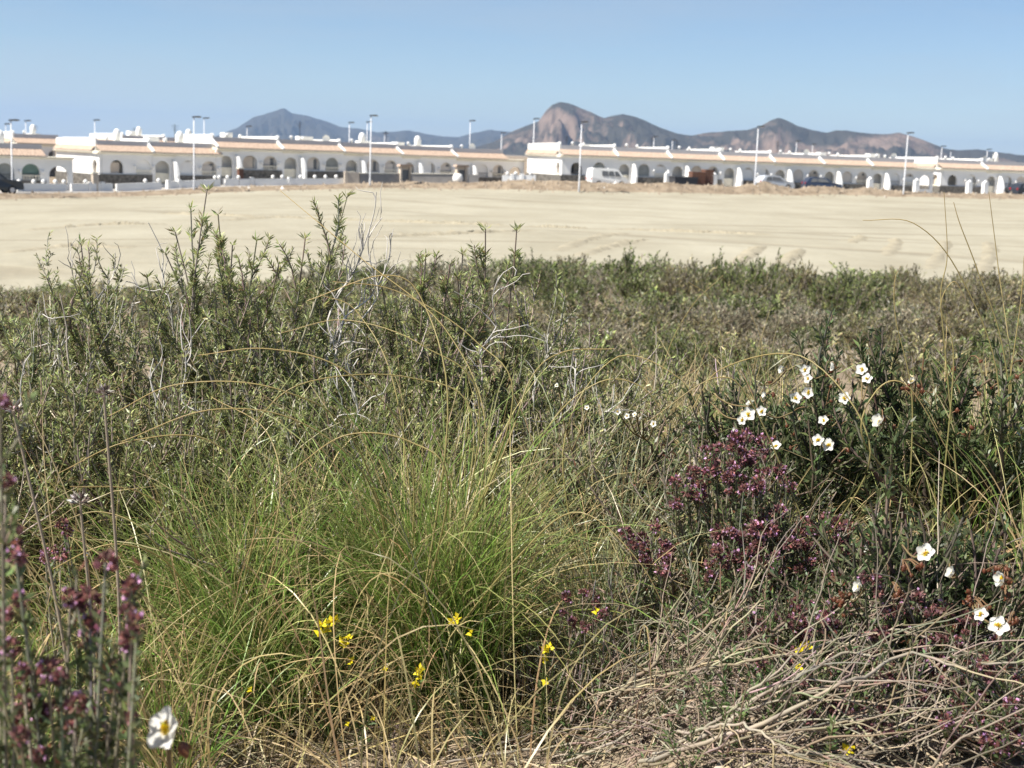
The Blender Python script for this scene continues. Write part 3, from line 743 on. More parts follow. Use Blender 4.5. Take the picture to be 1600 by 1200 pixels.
# ------------------------------------------------------------------ vehicles
def paint(name, col, rough=.3): return plain(name, col, rough, .03, 1, spec=.5)
M['carwhite'] = paint('van_white', (.78, .78, .76)); M['carsilver'] = paint('pale_silver', (.5, .53, .57)); M['cardark'] = paint('dark_paint', (.03, .035, .045)); M['carblue'] = paint('blue_paint', (.03, .045, .085))
M['tyre'] = plain('tyre_rubber', (.02, .02, .02), .8); M['lightred'] = plain('tail_lamp', (.4, .02, .02), .3)
M['lightclear'] = plain('head_lamp', (.7, .7, .68), .2)
def make_vehicle(name, loc, rz, m, prof, glass, L, wd, label, cat):
    """prof: side outline (x,z); glass: list of side window outlines"""
    o = empty(name, loc, rz); h = wd/2
    body = MB()
    # sides lean in above the belt line
    n = len(prof)
    def yy(z): return h if z < .95 else h-.16*(z-.95)
    for sgn in (-1, 1):
        for x, z in prof: body.v.append((x, sgn*yy(z), z))
    body.f.append(tuple(range(n))); body.f.append(tuple(range(n, 2*n))[::-1])
    for i in range(n): body.f.append((i, n+i, n+(i+1) % n, (i+1) % n))
    body.build('body', m, o)
    for g in glass:
        for sgn in (-1, 1):
            b = MB(); k = len(g)
            for x, z in g: b.v.append((x, sgn*(yy(z)+.012), z))
            b.f.append(tuple(range(k)) if sgn < 0 else tuple(range(k))[::-1]); b.build('side_window', 'glass', o)
    for x in (L*.19, L*.8):
        for sgn in (-1, 1):
            wl = MB().lathe([(.2, -.1), (.31, -.1), (.33, -.06), (.33, .06), (.31, .1), (.2, .1)], 0, 0, 18)
            wl.v = [(x+a, sgn*(h-.08)+c, .33+b) for a, b, c in wl.v]
            ob = wl.build('wheel', 'tyre', o)
            rm = MB().lathe([(.19, -.11), (.19, .11)], 0, 0, 14); rm.v = [(x+a, sgn*(h-.08)+c, .33+b) for a, b, c in rm.v]; rm.build('rim', 'metal', ob)
    for sgn in (-1, 1):
        MB().box(-.02, .06, sgn*(h-.22)-.1, sgn*(h-.22)+.1, .75, .98).build('tail_light', 'lightred', o)
        MB().box(L-.1, L+.02, sgn*(h-.25)-.14, sgn*(h-.25)+.14, .6, .76).build('headlight', 'lightclear', o)
    if cat == 'van': o.scale = (.86, .86, .82)
    return tag(o, label, cat)
VAN = [(0, .3), (0.02, 1.0), (.12, 2.0), (.4, 2.12), (2.9, 2.1), (3.35, 1.95), (3.95, 1.15), (4.55, .95), (4.62, .3)]
VG = [[(1.3, 1.2), (2.05, 1.2), (2.05, 1.8), (1.3, 1.8)], [(2.15, 1.2), (2.8, 1.2), (2.75, 1.8), (2.15, 1.8)], [(2.9, 1.2), (3.65, 1.2), (3.3, 1.75), (2.88, 1.8)]]
HATCH = [(0, .3), (0, .85), (.12, 1.0), (.45, 1.42), (1.0, 1.5), (2.1, 1.46), (2.85, 1.0), (3.75, .85), (3.9, .6), (3.9, .3)]
HG = [[(.5, 1.0), (1.2, 1.0), (1.2, 1.38), (.72, 1.36)], [(1.28, 1.0), (2.55, 1.0), (2.08, 1.36), (1.28, 1.39)]]
SUV = [(0, .35), (0, .9), (.1, 1.05), (.3, 1.68), (.9, 1.78), (2.5, 1.74), (3.2, 1.12), (4.2, 1.0), (4.4, .75), (4.4, .35)]
SG = [[(.35, 1.1), (1.2, 1.1), (1.2, 1.62), (.5, 1.62)], [(1.28, 1.1), (2.2, 1.1), (2.2, 1.62), (1.28, 1.63)], [(2.28, 1.1), (2.95, 1.1), (2.45, 1.6), (2.28, 1.62)]]
def veh(name, px, s_, rz, m, pr, gl, L, wd, label, cat):
    p = at_street(px, s_); p[2] += .01
    return make_vehicle(name, p, rz, M[m], pr, gl, L, wd, label, cat)
veh('parked_van', 921, 4.0, TR+.04, 'carwhite', VAN, VG, 4.62, 1.8, 'white parked van with windows along its side', 'van')
veh('parked_car', 1186, 4.3, TR, 'carsilver', HATCH, HG, 3.9, 1.65, 'pale silver hatchback parked right of an earth heap', 'car')
veh('parked_car', 1258, 4.3, TR-.25, 'carblue', HATCH, HG, 3.9, 1.65, 'blue car half hidden by the twin earth heaps', 'car')
veh('parked_car', 1588, 4.3, TR, 'cardark', HATCH, HG, 3.9, 1.65, 'dark car at the right picture edge', 'car')
veh('parked_car', -62, 3.8, TL, 'cardark', SUV, SG, 4.4, 1.8, 'dark tall car cut off by the left picture edge', 'car')
# building materials by the right row
def brick_stack(px, s_, nx, nz, label, group='stacks of building bricks'):
    p = at_street(px, s_); o = empty('brick_stack', p, TR)
    MB().box(-.05, nx*.5+.05, -.05, .95, 0, .14).build('pallet', 'wood_d', o)
    for i in range(nx):
        for k in range(nz):
            MB().box(i*.5+.012, i*.5+.488, .0, .9, .143+k*.3, .43+k*.3).build('brick_pack', 'brick', o)
    return tag(o, label, 'brick stack', group)
brick_stack(1083, 3.9, 3, 5, 'taller brown brick stack before the fourth house of the right row')
brick_stack(1103, 4.2, 2, 6, 'narrow brown brick stack, right one of the pair')
p = at_street(1057, 3.9); o = empty('skip', p, TR)
MB().prism([(0, .5), (.25, .05), (2.2, .05), (2.45, .5), (2.5, 1.0), (-.05, 1.0)], 'y', 0, 1.5).build('tub', 'darkmetal', o)
MB().box(-.1, 2.55, -.05, 1.55, 1.003, 1.08).build('rim', 'darkmetal', o)
tag(o, 'dark steel skip left of the brown brick stacks', 'skip')
# rubble on the bank
acc = Acc()
n = 2600
px = rng.uniform(-250, 1900, n); s_ = rng.normal(1.6, 1.3, n)
keep = rng.uniform(size=n) < np.interp(px, [0, 400, 600, 1100, 1350, 1600], [.45, .5, 1, .9, .9, .6]); px, s_ = px[keep], s_[keep]
d = edge_y(px)+s_; x = (px-800)/FPX*d
zz = terrain(x, d)
octa = np.array([[1, 0, 0], [0, 1, 0], [-1, 0, 0], [0, -1, 0], [0, 0, 1.]]); ot = np.array([[0, 1, 4], [1, 2, 4], [2, 3, 4], [3, 0, 4]])
for i in range(len(px)):
    sz = .06+.2*rng.uniform()**2.6
    v = octa*sz*rng.uniform(.6, 1.3, (5, 3)); v[:4, 2] -= sz*.3
    a = rng.uniform(0, 6.28); v = v @ np.array([[math.cos(a), math.sin(a), 0], [-math.sin(a), math.cos(a), 0], [0, 0, 1]])
    c = np.array([.27, .22, .165])*rng.uniform(.6, 1.15)
    if rng.uniform() < .015: c = np.array([.6, .58, .54])
    acc.add(v+np.array([x[i], d[i], zz[i]]), None, ot, c)
o = acc.build('rubble', M['wood']); tag(o, 'loose stones and rubble strewn over the spoil bank', 'rubble', kind='stuff')
p = at_street(716, 2.9); o = empty('rubble_sack', p, .3)
MB().lathe([(.42, 0), (.5, .2), (.48, .55), (.36, .75), (.15, .82)], 0, 0, 12).build('sack', 'white', o, True); MB().lathe([(.05, .8), (.16, .88), (.05, .95)], 0, 0, 8).build('tie', 'wood_d', o)
tag(o, 'pale bulging sack standing on the spoil bank before the second gateway', 'sack')

M['ridgesand'] = plain('ridge_sand', (.295, .262, .19), .95, .15, 1.5)  # close to the field sand, slightly darker overall
# low ridges of pushed-up sand left by machine tracks in the field
TRK = [[(430, 320), (520, 326), (600, 318), (720, 309), (800, 300)], [(545, 338), (640, 328), (760, 318)], [(660, 333), (720, 327), (800, 318)], [(340, 345), (430, 330), (480, 322)], [(870, 392), (930, 372), (980, 364)], [(905, 400), (960, 384), (1010, 374)],
       [(1150, 414), (1170, 398), (1190, 384)], [(1225, 414), (1240, 400), (1252, 390)], [(1330, 380), (1345, 370), (1340, 362)], [(1385, 400), (1400, 380), (1395, 366)], [(1455, 420), (1475, 385), (1478, 360)], [(1535, 425), (1548, 392), (1545, 368)],
       [(40, 360), (150, 352), (260, 350)], [(10, 395), (110, 385), (210, 387)], [(820, 322), (880, 316), (920, 320)], [(1040, 360), (1120, 352), (1210, 356)], [(560, 372), (700, 366), (840, 360)], [(250, 312), (330, 316), (410, 309)], [(950, 330), (1080, 322), (1210, 326)]]
for tr_ in TRK:
    pts = bez([ground_hits([x_], [y_], 0.0, 90.0)[0] for x_, y_ in tr_], 90)
    tgv = nrm(np.gradient(pts, axis=0)); sd = np.stack([-tgv[:, 1], tgv[:, 0], np.zeros(90)], -1)
    u_ = np.linspace(0, 1, 90); hh_ = .13*np.sin(np.pi*u_)**.5*(.35+.65*np.clip(fbm(u_*14, u_*0+pts[0, 0], 5)+.55, 0, 1.3)); ww = .34+.2*fbm(u_*9, u_*0+pts[0, 1], 6)
    P3 = []
    for k_, (o_, h_) in enumerate(((-1, -.02), (-.45, .6), (.05, 1.0), (.5, .55), (1, -.02))):
        q_ = pts+sd*(ww*o_)[:, None]+sd*(rng.normal(size=90)*.06)[:, None]
        q_[:, 2] = terrain(q_[:, 0], q_[:, 1])+h_*hh_+(.03*rng.normal(size=90) if 0 < k_ < 4 else -.02)*hh_/.1
        P3.append(q_)
    P3 = np.array(P3); q_ = (np.arange(4)[:, None]*90+np.arange(89)[None]); Qr = np.stack([q_, q_+1, q_+91, q_+90], -1)
    tag(mesh_np('sand_ridge', P3.reshape(-1, 3), Qr.reshape(-1, 4), None, M['ridgesand'], None, None, True), kind='structure')
# ------------------------------------------------------------------ scrub between the viewer and the field
GREEN = np.array([.175, .205, .075]); OLIVE = np.array([.24, .22, .11]); GREY = np.array([.26, .235, .165]); STRAW = np.array([.46, .365, .185]); BARK = np.array([.3, .26, .22])
def make_bush(kind, seed):
    """low rounded bush, unit size: about 1 m wide and 0.6 m high"""
    r = empty('scrub_bush')
    n0 = 46
    a = rng.uniform(0, 2*np.pi, n0); el = rng.uniform(.25, 1.45, n0)
    base = np.stack([rng.normal(0, .1, n0), rng.normal(0, .1, n0), np.full(n0, -.05)], -1)
    dirs = np.stack([np.cos(a)*np.cos(el), np.sin(a)*np.cos(el), np.sin(el)], -1)
    L = rng.uniform(.38, .62, n0)*(1-.22*np.sin(el))
    pl = grow(base, dirs, L, 6, .13, .06)
    i = rng.integers(0, n0, 420); t = rng.uniform(.3, 1, 420)
    p, tg = sample(pl, i, t)
    p2 = grow(p, nrm(around(tg, rng.uniform(.3, .9, 420))+np.array([0, 0, .35])), rng.uniform(.09, .2, 420), 4, .15, .08)
    st = Acc(); bark = {0: BARK*.8, 1: GREY*1.1, 2: BARK*.9}[kind]
    st.tubes(pl, np.linspace(.008, .003, 6)[None], np.broadcast_to(bark, (n0, 6, 3)), 3)
    st.tubes(p2, np.linspace(.0035, .002, 4)[None], np.broadcast_to(bark*1.05, (420, 4, 3)), 3)
    tag(st.build('stems', M['wood'], r), kind='stuff')
    N = {0: 5200, 1: 2600, 2: 4200}[kind]
    i = rng.integers(0, 420, N); p, tg = sample(p2, i, rng.uniform(0, 1, N))
    col = {0: GREEN, 1: GREY, 2: OLIVE}[kind]
    fo = Acc(); tw = np.exp(rng.normal(size=420)*.38)
    c = shade(col, N, .2, .06)*tw[i][:, None]
    dead = rng.uniform(size=N) < (.1 if kind != 1 else .3); c[dead] = shade(GREY, int(dead.sum()), .2)
    fo.leaves(p, nrm(around(tg, rng.uniform(.3, 1.0, N))+np.array([0, 0, .25])), rng.uniform(.03, .055, N), rng.uniform(.01, .017, N), c)
    tag(fo.build('foliage', M['leaf'], r), kind='stuff')
    return r
BKIND = [0, 0, 0, 1, 1, 2, 2]
btemps = [make_bush(k, i) for i, k in enumerate(BKIND)]
BCOL = {0: 'green', 1: 'dry grey', 2: 'olive'}
MARKS = [(-200, 'the dark car at the left edge'), (60, 'the green awnings'), (150, 'the bright left gable'), (240, 'the leftmost tall lamp post'), (340, 'the red brick pillar'), (430, 'the long white garden wall'), (540, 'the pale end of the yard wall'),
         (620, 'the first roofed gateway'), (700, 'the second roofed gateway'), (770, 'the free arch of the left row'), (840, 'the blank bright gable'), (910, 'the white van'), (1000, 'the third house of the right row'), (1060, 'the brown brick stacks'),
         (1150, 'the pale hatchback'), (1240, 'the blue car'), (1330, 'the sixth house of the right row'), (1400, 'the tall right lamp post'), (1470, 'the bright right gable'), (1550, 'the right edge of the houses')]
def bush_label(kind, x, y, hz):
    px = 800+FPX*x/y; mk = [m_ for p_, m_ in MARKS if px >= p_] or [MARKS[0][1]]
    where = 'at the sand edge' if y > 28 else 'in mid scrub' if y > 16 else 'on the near slope'
    return ('tall ' if hz > 1.15 else 'low ' if hz < .45 else '')+BCOL[kind]+' bush '+where+', below '+mk[-1]
spots = []
bare = [(P(930, 458, 17), 1.5, 2.0), (P(1320, 552, 10.5), 1.15, 1.1), (P(165, 512, 13), 1.4, 1.5), (P(1180, 560, 10), .8, .8), (P(1010, 470, 16), .7, 1.0)]
tries = 0
while len(spots) < 285 and tries < 60000:
    tries += 1
    y = 5.0 + 36*rng.uniform()**1.05; x = rng.uniform(-.42, .42)*y + rng.normal()*.3
    px = 800+FPX*x/y
    if y > np.interp(px, [-100, 300, 600, 800, 1600], [26, 29, 34, 38, 38])+7*float(fbm(x*.3, 2.0, 9)): continue
    if any(((x-b[0])/rx)**2+((y-b[1])/ry)**2 < 1 for (b, rx, ry) in bare): continue
    if (1200 < px < 1400 and y < 11 and rng.uniform() < .9) or (850 < px < 1020 and 9 < y < 17 and rng.uniform() < .5) or (90 < px < 260 and 6 < y < 13 and rng.uniform() < .8): continue
    rad = np.interp(y, [5, 12, 25, 42], [.28, .42, .7, .85])*rng.uniform(.7, 1.3)
    if any((x-a)**2+(y-b)**2 < (.5*(rad+c))**2 for a, b, c in spots): continue
    spots.append((x, y, rad))
used_t = set()
for x, y, rad in spots:
    px = 800+FPX*x/y
    green = (px > 950 and y > 14) or (y > 28)
    k = rng.choice(len(BKIND), p=np.array([.22, .22, .22, .04, .04, .13, .13]) if green else np.array([.12, .12, .12, .13, .13, .19, .19]))
    sc3 = rad*2*rng.uniform(.9, 1.1); hz = sc3*rng.uniform(.5, 1.35)
    hz = min(hz, .75 if px < 500 else 1.35, sc3*1.1, .55 if y < 9 else .8 if y < 16 else 2)*(1.25 if px > 600 and y > 18 and rng.uniform() < .12 else 1)
    loc = (x, y, tz(x, y)-.03); rz = rng.uniform(0, 6.28)
    if k not in used_t:
        o = btemps[k]; used_t.add(k); o.location = loc; o.rotation_euler = (0, 0, rz); o.scale = (sc3, sc3, hz)
    else: o = dup(btemps[k], loc, rz, (sc3, sc3, hz))
    tag(o, bush_label(BKIND[k], x, y, hz), 'bush', 'scrub bushes before the sand' if y > 16 else 'low bushes on the near slope')
for k, b in enumerate(btemps):
    if k not in used_t:
        for ch in list(b.children): bpy.data.objects.remove(ch)
        bpy.data.objects.remove(b)
# ground cover of the slope: dry and green low grass
acc = Acc(); n = 42000
y = 3.2+38*rng.uniform(size=n)**.75; x = rng.uniform(-.45, .45, n)*y
den = fbm(x*.5, y*.5, 21); keep = den > -.22
for b, rx, ry in bare: keep &= ~((((x-b[0])/rx)**2+((y-b[1])/ry)**2 < .8) & (rng.uniform(size=n) < .93))
keep &= y < np.interp(800+FPX*x/y, [-100, 300, 600, 800, 1600], [27, 30, 35, 39, 40])
x, y = x[keep], y[keep]; n = len(x)
base = np.stack([x, y, terrain(x, y)-.01], -1); a = rng.uniform(0, 6.28, n); el = rng.uniform(.7, 1.5, n)
h = rng.uniform(.06, .2, n)*np.interp(y, [3, 10, 40], [.8, 1.2, 1.8])
pl = grow(base, np.stack([np.cos(a)*np.cos(el), np.sin(a)*np.cos(el), np.sin(el)], -1), h, 4, .15, -.12)
wd = np.interp(y, [3, 10, 40], [.003, .008, .028])
g = rng.uniform(size=(n, 1)); cc = shade(GREY*1.15, n, .2)*(g < .5)+shade(OLIVE, n, .2)*((g >= .5) & (g < .8))+shade(STRAW*.8, n, .2)*(g >= .8)
acc.ribbons(pl, wd[:, None]*np.array([1, .9, .6, .15])[None], cc[:, None, :])
tag(acc.build('slope_grass', M['grass']), 'low dry grass covering the slope between the bushes', 'grass', kind='stuff')

# ------------------------------------------------------------------ rosemary-like shrubs
ROSE = np.array([.23, .255, .105]); ROSET = np.array([.31, .33, .14]); RBARK = np.array([.27, .23, .185])
def rosemary(px, d, tips, nside, rad, hgt, label, leafk=1.0, bare_tips=(), thin=1.0):
    d *= S; bx = P(px, 800, d)[0]; bz = tz(bx, d)
    r = empty('rosemary_shrub', (bx, d, bz)); o0 = np.array([bx, d, bz])
    st = Acc(); fo = Acc()
    def leafy(pl, n, L, W, col, t0=0.0, spread=(.5, 1.15)):
        B = len(pl); i = np.repeat(np.arange(B), n); t = t0+(1-t0)*rng.uniform(size=B*n)
        # leaves sit in whorls
        t = np.clip(np.round(t*17)/17 + rng.normal(size=t.shape)*.006, 0, 1)
        p, tg = sample(pl, i, t)
        c = shade(col, B*n, .22, .07)*np.exp(rng.normal(size=B)*.18)[i][:, None]
        tipk = (t > .85)[:, None]; c = np.where(tipk, c*1.25+np.array([.01, .01, 0]), c)
        dd = rng.uniform(size=B*n) < .08; c[dd] = shade(np.array([.2, .15, .08]), int(dd.sum()), .2)
        fo.leaves(p, around(tg, rng.uniform(*spread, B*n)), rng.uniform(.6, 1.15, B*n)*L, W, c)
    # main stems to the named tips
    mains = []
    for (tx, ty, td) in tips:
        tp = P(tx, ty, td*S)-o0
        b0 = np.array([rng.normal(0, .07), rng.normal(0, .07), 0])
        mid = b0*.4+tp*.6 + np.array([rng.normal(0, .03), rng.normal(0, .03), -.02]); mid[:2] = b0[:2]*.45+tp[:2]*.55+rng.normal(0, .03, 2)
        low = b0+(mid-b0)*.5+np.array([rng.normal(0, .03), rng.normal(0, .03), -.03])
        mains.append(bez([b0, low, mid, tp], 14)+np.cumsum(rng.normal(size=(14, 3))*.004, 0)*np.linspace(0, 1, 14)[:, None]*.6)
    mains = np.array(mains)
    if len(mains):
        for mi in range(len(mains)):
            one = Acc(); one.tubes(mains[mi:mi+1], np.linspace(.0045, .0013, 14)[None], shade(RBARK*.8, 1, .15)[:, None, :], 5); one.build('stem', M['wood'], r)
        leafy(mains, int(210*leafk), .021, .0028, ROSE, .5)
        nb = len(mains)*9; i = np.repeat(np.arange(len(mains)), 9); t = rng.uniform(.45, .93, nb); p, tg = sample(mains, i, t)
        br = grow(p, nrm(around(tg, rng.uniform(.35, .8, nb))+np.array([0, 0, .5])), rng.uniform(.05, .2, nb)*(1.25-t)*1.6, 7, .1, .1)
        st.tubes(br, np.linspace(.0022, .001, 7)[None], shade(RBARK, nb, .15)[:, None, :], 4)
        leafy(br, int(60*leafk), .017, .0025, ROSE, .1)
    # body of the shrub
    n = nside; a = rng.uniform(0, 2*np.pi, n); el = rng.uniform(.35, 1.4, n)
    b0 = np.stack([rng.normal(0, .1, n), rng.normal(0, .1, n), np.zeros(n)], -1)
    L = hgt*rng.uniform(.62, 1.0, n)/np.maximum(np.sin(el), .55); L = np.minimum(L, rad/np.maximum(np.cos(el), .2)*rng.uniform(.7, 1, n)+.1)
    pl = grow(b0, np.stack([np.cos(a)*np.cos(el), np.sin(a)*np.cos(el), np.sin(el)], -1), L, 9, .12, .05)
    st.tubes(pl, np.linspace(.0055, .0014, 9)[None], shade(RBARK*.85, n, .2)[:, None, :], 5)
    nb = n*12; i = np.repeat(np.arange(n), 12); t = rng.uniform(.25, 1, nb); p, tg = sample(pl, i, t)
    br = grow(p, nrm(around(tg, rng.uniform(.3, .95, nb))+np.array([0, 0, .45])), rng.uniform(.07, .2, nb), 7, .13, .07)
    pale = shade(RBARK*1.15, nb, .2)
    st.tubes(br, np.linspace(.002, .0009, 7)[None], pale[:, None, :], 4)
    live = rng.uniform(size=nb) < .95*thin
    leafy(br[live], int(56*leafk), .015, .003, ROSE)
    nb2 = int(live.sum()*1.6); i = rng.integers(0, int(live.sum()), nb2); p, tg = sample(br[live], i, rng.uniform(.3, 1, nb2))
    b2 = grow(p, nrm(around(tg, rng.uniform(.3, .9, nb2))+np.array([0, 0, .5])), rng.uniform(.03, .09, nb2), 5, .12, .08)
    leafy(b2, int(30*leafk), .013, .0027, ROSET)
    st.tubes(b2, np.linspace(.0016, .001, 5)[None], pale[:1][:, None, :]*np.ones((nb2, 1, 1)), 3)
    for ob, kd in ((st.build('twigs', M['wood'], r), 'stuff'), (fo.build('foliage', M['leaf'], r), 'stuff')):
        ob.location = (0, 0, 0)
        if kd: ob['kind'] = kd
    # dead, bare shoots
    for (tx, ty, td) in bare_tips:
        tp = P(tx, ty, td*S)-o0; b0 = np.array([tp[0]*.6, tp[1]*.6, max(.12, tp[2]-.34)])
        ps = [b0+(tp-b0)*u+rng.normal(0, .012, 3)*(0 < u < 1) for u in np.linspace(0, 1, 8)]
        main = bez(ps, 22)[None]
        ds = Acc(); ds.tubes(main, np.linspace(.0026, .0008, 22)[None], np.array([.56, .53, .49]), 5)
        nt = 12; i = np.zeros(nt, int); p, tg = sample(main, i, rng.uniform(.15, .95, nt))
        tw = grow(p, nrm(around(tg, rng.uniform(.35, .8, nt))+np.array([0, 0, .3])), rng.uniform(.03, .12, nt), 7, .3, .05)
        ds.tubes(tw, np.linspace(.0013, .0005, 7)[None], np.array([.5, .47, .43]), 4)
        ds.build('dead_shoot', M['wood'], r)
    return tag(r, label, 'shrub')
rosemary(400, 3.75, [(320, 288, 3.6), (352, 330, 3.65), (300, 330, 3.7), (275, 358, 3.6), (402, 368, 3.55), (255, 405, 3.7), (345, 372, 3.8), (372, 400, 3.5), (480, 372, 3.7), (540, 312, 3.6), (528, 385, 3.7), (440, 425, 3.6), (230, 440, 3.6), (330, 400, 3.4), (500, 430, 3.7)],
         52, .62*S, .8*S, 'tall green rosemary-like shrub on the left whose tip reaches up to the houses', 1.15, [(588, 300, 3.6), (566, 350, 3.62), (612, 365, 3.65), (232, 348, 3.7), (597, 340, 3.55)])
rosemary(690, 3.85, [(762, 362, 3.7), (735, 385, 3.75), (792, 360, 3.8), (668, 408, 3.6), (650, 425, 3.6), (690, 420, 3.65), (800, 440, 3.7), (825, 470, 3.8), (640, 455, 3.6), (720, 440, 3.6), (600, 440, 3.7)],
         44, .52*S, .66*S, 'green rosemary-like shrub in the middle, right of the pale dead shoots', 1.15, [(780, 430, 3.5), (850, 520, 3.6)])
rosemary(130, 3.95, [(132, 388, 3.8), (120, 420, 3.8), (72, 437, 3.8), (42, 455, 3.9), (190, 430, 3.8), (20, 500, 3.7), (160, 470, 3.7), (95, 470, 3.7)],
         44, .55*S, .58*S, 'sparse thin-leaved green shrub at the left, with thin pale stems', .8, [(110, 410, 3.8), (205, 425, 3.8), (150, 455, 3.7), (180, 395, 3.75), (60, 470, 3.7)], .8)
rosemary(60, 3.2, [(20, 560, 3.2), (70, 585, 3.2), (130, 600, 3.2)], 46, .5*S, .47*S, 'low dense green shrub at the left edge, behind the dead thistle heads', 1.0, [(40, 560, 3.1)], .85)
rosemary(560, 3.3, [(500, 560, 3.3), (600, 575, 3.3), (450, 600, 3.2)], 40, .5*S, .42*S, 'low green shrub behind the tall central grass tussock', 1.0, [(560, 560, 3.2), (520, 590, 3.2)], .8)
rosemary(300, 3.25, [(260, 570, 3.3), (340, 555, 3.3)], 40, .45*S, .45*S, 'low green shrub behind the left grass tussock', 1.0, [(290, 540, 3.2), (240, 560, 3.2)], .8)
rosemary(900, 3.6, [(880, 560, 3.6), (940, 575, 3.6), (840, 540, 3.6)], 34, .45*S, .42*S, 'loose grey-green shrub right of the central tussock, below the bare earth', .8, [(960, 600, 3.5), (900, 560, 3.5)], .65)

# ------------------------------------------------------------------ grass tussocks
GR1 = np.array([.17, .28, .055]); GR2 = np.array([.27, .3, .1]); GRY = np.array([.26, .3, .17])
def tussock(px, d, n, rad, hgt, label, lean=(0, 0), tilt=.55, green=GR1, dead=.3, stalks=(), bend=.1, wk=1.0, name='grass_tussock'):
    d *= S; bx = P(px, 900, d)[0]; bz = tz(bx, d)
    r = empty(name, (bx, d, bz)); o0 = np.array([bx, d, bz]); K = 12
    ncen = max(2, int(rad*60)); cen = rng.normal(size=(ncen, 2))*rad; clean = rng.normal(size=(ncen, 2))*.13; cz = rng.uniform(.6, 1.05, ncen); cz[0] = 1.05
    def blades(n, hgt, tilt, bend, base_c, tip_c, w):
        a = rng.uniform(0, 2*np.pi, n); rr = .035*np.sqrt(rng.uniform(size=n)); ci = rng.integers(0, len(cen), n)
        b0 = np.stack([np.cos(a)*rr+cen[ci, 0], np.sin(a)*rr+cen[ci, 1], np.full(n, -.01)], -1)
        ti = np.abs(rng.normal(0, tilt, n)); ti = np.minimum(ti, 1.35)
        a2 = a+rng.normal(0, .6, n); dy = np.sin(a2)*np.sin(ti); dy = np.where(dy < 0, dy*.55, dy)
        dr = np.stack([np.cos(a2)*np.sin(ti)+lean[0]+clean[ci, 0], dy+lean[1]+clean[ci, 1], np.cos(ti)], -1); dr = nrm(dr)
        L = hgt*rng.uniform(.28, 1.0, n)**.8*(1-.12*ti)*cz[ci]
        pts = np.zeros((n, K, 3)); pts[:, 0] = b0; dd = dr.copy()
        bd = bend*rng.uniform(.3, 1.8, n)
        side = rng.normal(size=(n, 3))*.05
        for k in range(1, K):
            h2 = nrm(np.stack([dd[:, 0], dd[:, 1], np.zeros(n)], -1)+1e-6)
            dd = nrm(dd + side + (np.array([0, 0, -1.0])[None]+h2*.45)*(bd*(k/K)**1.5*1.5)[:, None])
            pts[:, k] = pts[:, k-1]+dd*(L/(K-1))[:, None]
        pts[:, :, 2] = np.maximum(pts[:, :, 2], .006)
        tt = np.linspace(0, 1, K)[None, :, None]
        c0 = shade(base_c, n, .2, .07)[:, None, :]; c1 = shade(tip_c, n, .2, .07)[:, None, :]
        mixv = np.clip((tt-.35-rng.uniform(-.2, .45, (n, 1, 1)))*1.8, 0, 1)
        col = c0*(1-mixv)+c1*mixv
        wid = w*np.interp(np.linspace(0, 1, K), [0, .4, .8, 1], [1, .97, .7, .2])[None]*rng.uniform(.7, 1.25, (n, 1))
        return pts, wid, col
    A = Acc(); A.ribbons(*blades(n, hgt, tilt, bend, green, green*.62+STRAW*.5, .002*wk))
    tag(A.build('blades', M['grass'], r), kind='stuff')
    if dead:
        A = Acc(); A.ribbons(*blades(int(n*dead), hgt*1.05, tilt*1.4+.06, bend*1.1, STRAW*.9, STRAW*1.3, .0018*wk))
        A.ribbons(*blades(int(n*dead*.4), hgt*.3, tilt*1.5, bend*1.2, np.array([.16, .13, .1]), np.array([.27, .23, .18]), .0022*wk))
        tag(A.build('dead_blades', M['grass'], r), kind='stuff')
    for s_ in stalks:
        pts = np.array([P(x, y, dd*S) for x, y, dd in s_])-o0
        # root the stalk in the tussock
        curve = bez(pts, 30)[None]
        A = Acc(); tt = np.linspace(0, 1, 30)[None, :, None]
        c = np.array([.36, .33, .13])[None, None]*(1-tt)+np.array([.58, .44, .2])[None, None]*tt*rng.uniform(.75, 1.05)
        A.tubes(curve, np.linspace(.0014, .0005, 30)[None], c, 4); A.build('stalk', M['grass'], r)
    return tag(r, label, 'grass tussock')
tussock(665, 2.85, 640, .06, .9*S, 'big bright green grass tussock in the middle, with yellow flowers at its foot', (-.06, 0), .13, GR1, .2,
        [[(690, 1000, 2.8), (760, 700, 2.8), (700, 520, 2.9), (560, 400, 3.0), (438, 298, 3.1)], [(690, 980, 2.8), (750, 640, 2.75), (660, 540, 2.75), (540, 500, 2.8), (440, 520, 2.8)],
         [(680, 950, 2.8), (800, 640, 2.7), (740, 530, 2.75), (620, 455, 2.8), (520, 440, 2.8)], [(640, 950, 2.7), (640, 700, 2.65), (540, 580, 2.6), (420, 545, 2.6), (310, 555, 2.6)],
         [(620, 950, 2.7), (580, 760, 2.6), (470, 660, 2.55), (330, 640, 2.5), (190, 690, 2.5)], [(680, 950, 2.7), (790, 700, 2.6), (830, 590, 2.65), (880, 550, 2.7), (960, 545, 2.7)],
         [(700, 1000, 2.6), (800, 880, 2.5), (900, 800, 2.45), (1000, 880, 2.4), (1060, 1000, 2.4)], [(660, 950, 2.6), (700, 640, 2.6), (660, 470, 2.7), (600, 430, 2.7), (480, 470, 2.7)],
         [(650, 1000, 2.8), (560, 700, 2.7), (440, 610, 2.6), (280, 600, 2.6), (170, 650, 2.6)], [(660, 960, 2.7), (620, 620, 2.8), (560, 490, 2.9), (500, 460, 2.9)],
         [(690, 980, 2.7), (740, 660, 2.8), (640, 590, 2.8), (470, 600, 2.7), (380, 680, 2.7)], [(650, 1000, 2.6), (700, 760, 2.4), (640, 690, 2.4), (540, 680, 2.4), (450, 740, 2.4)]])
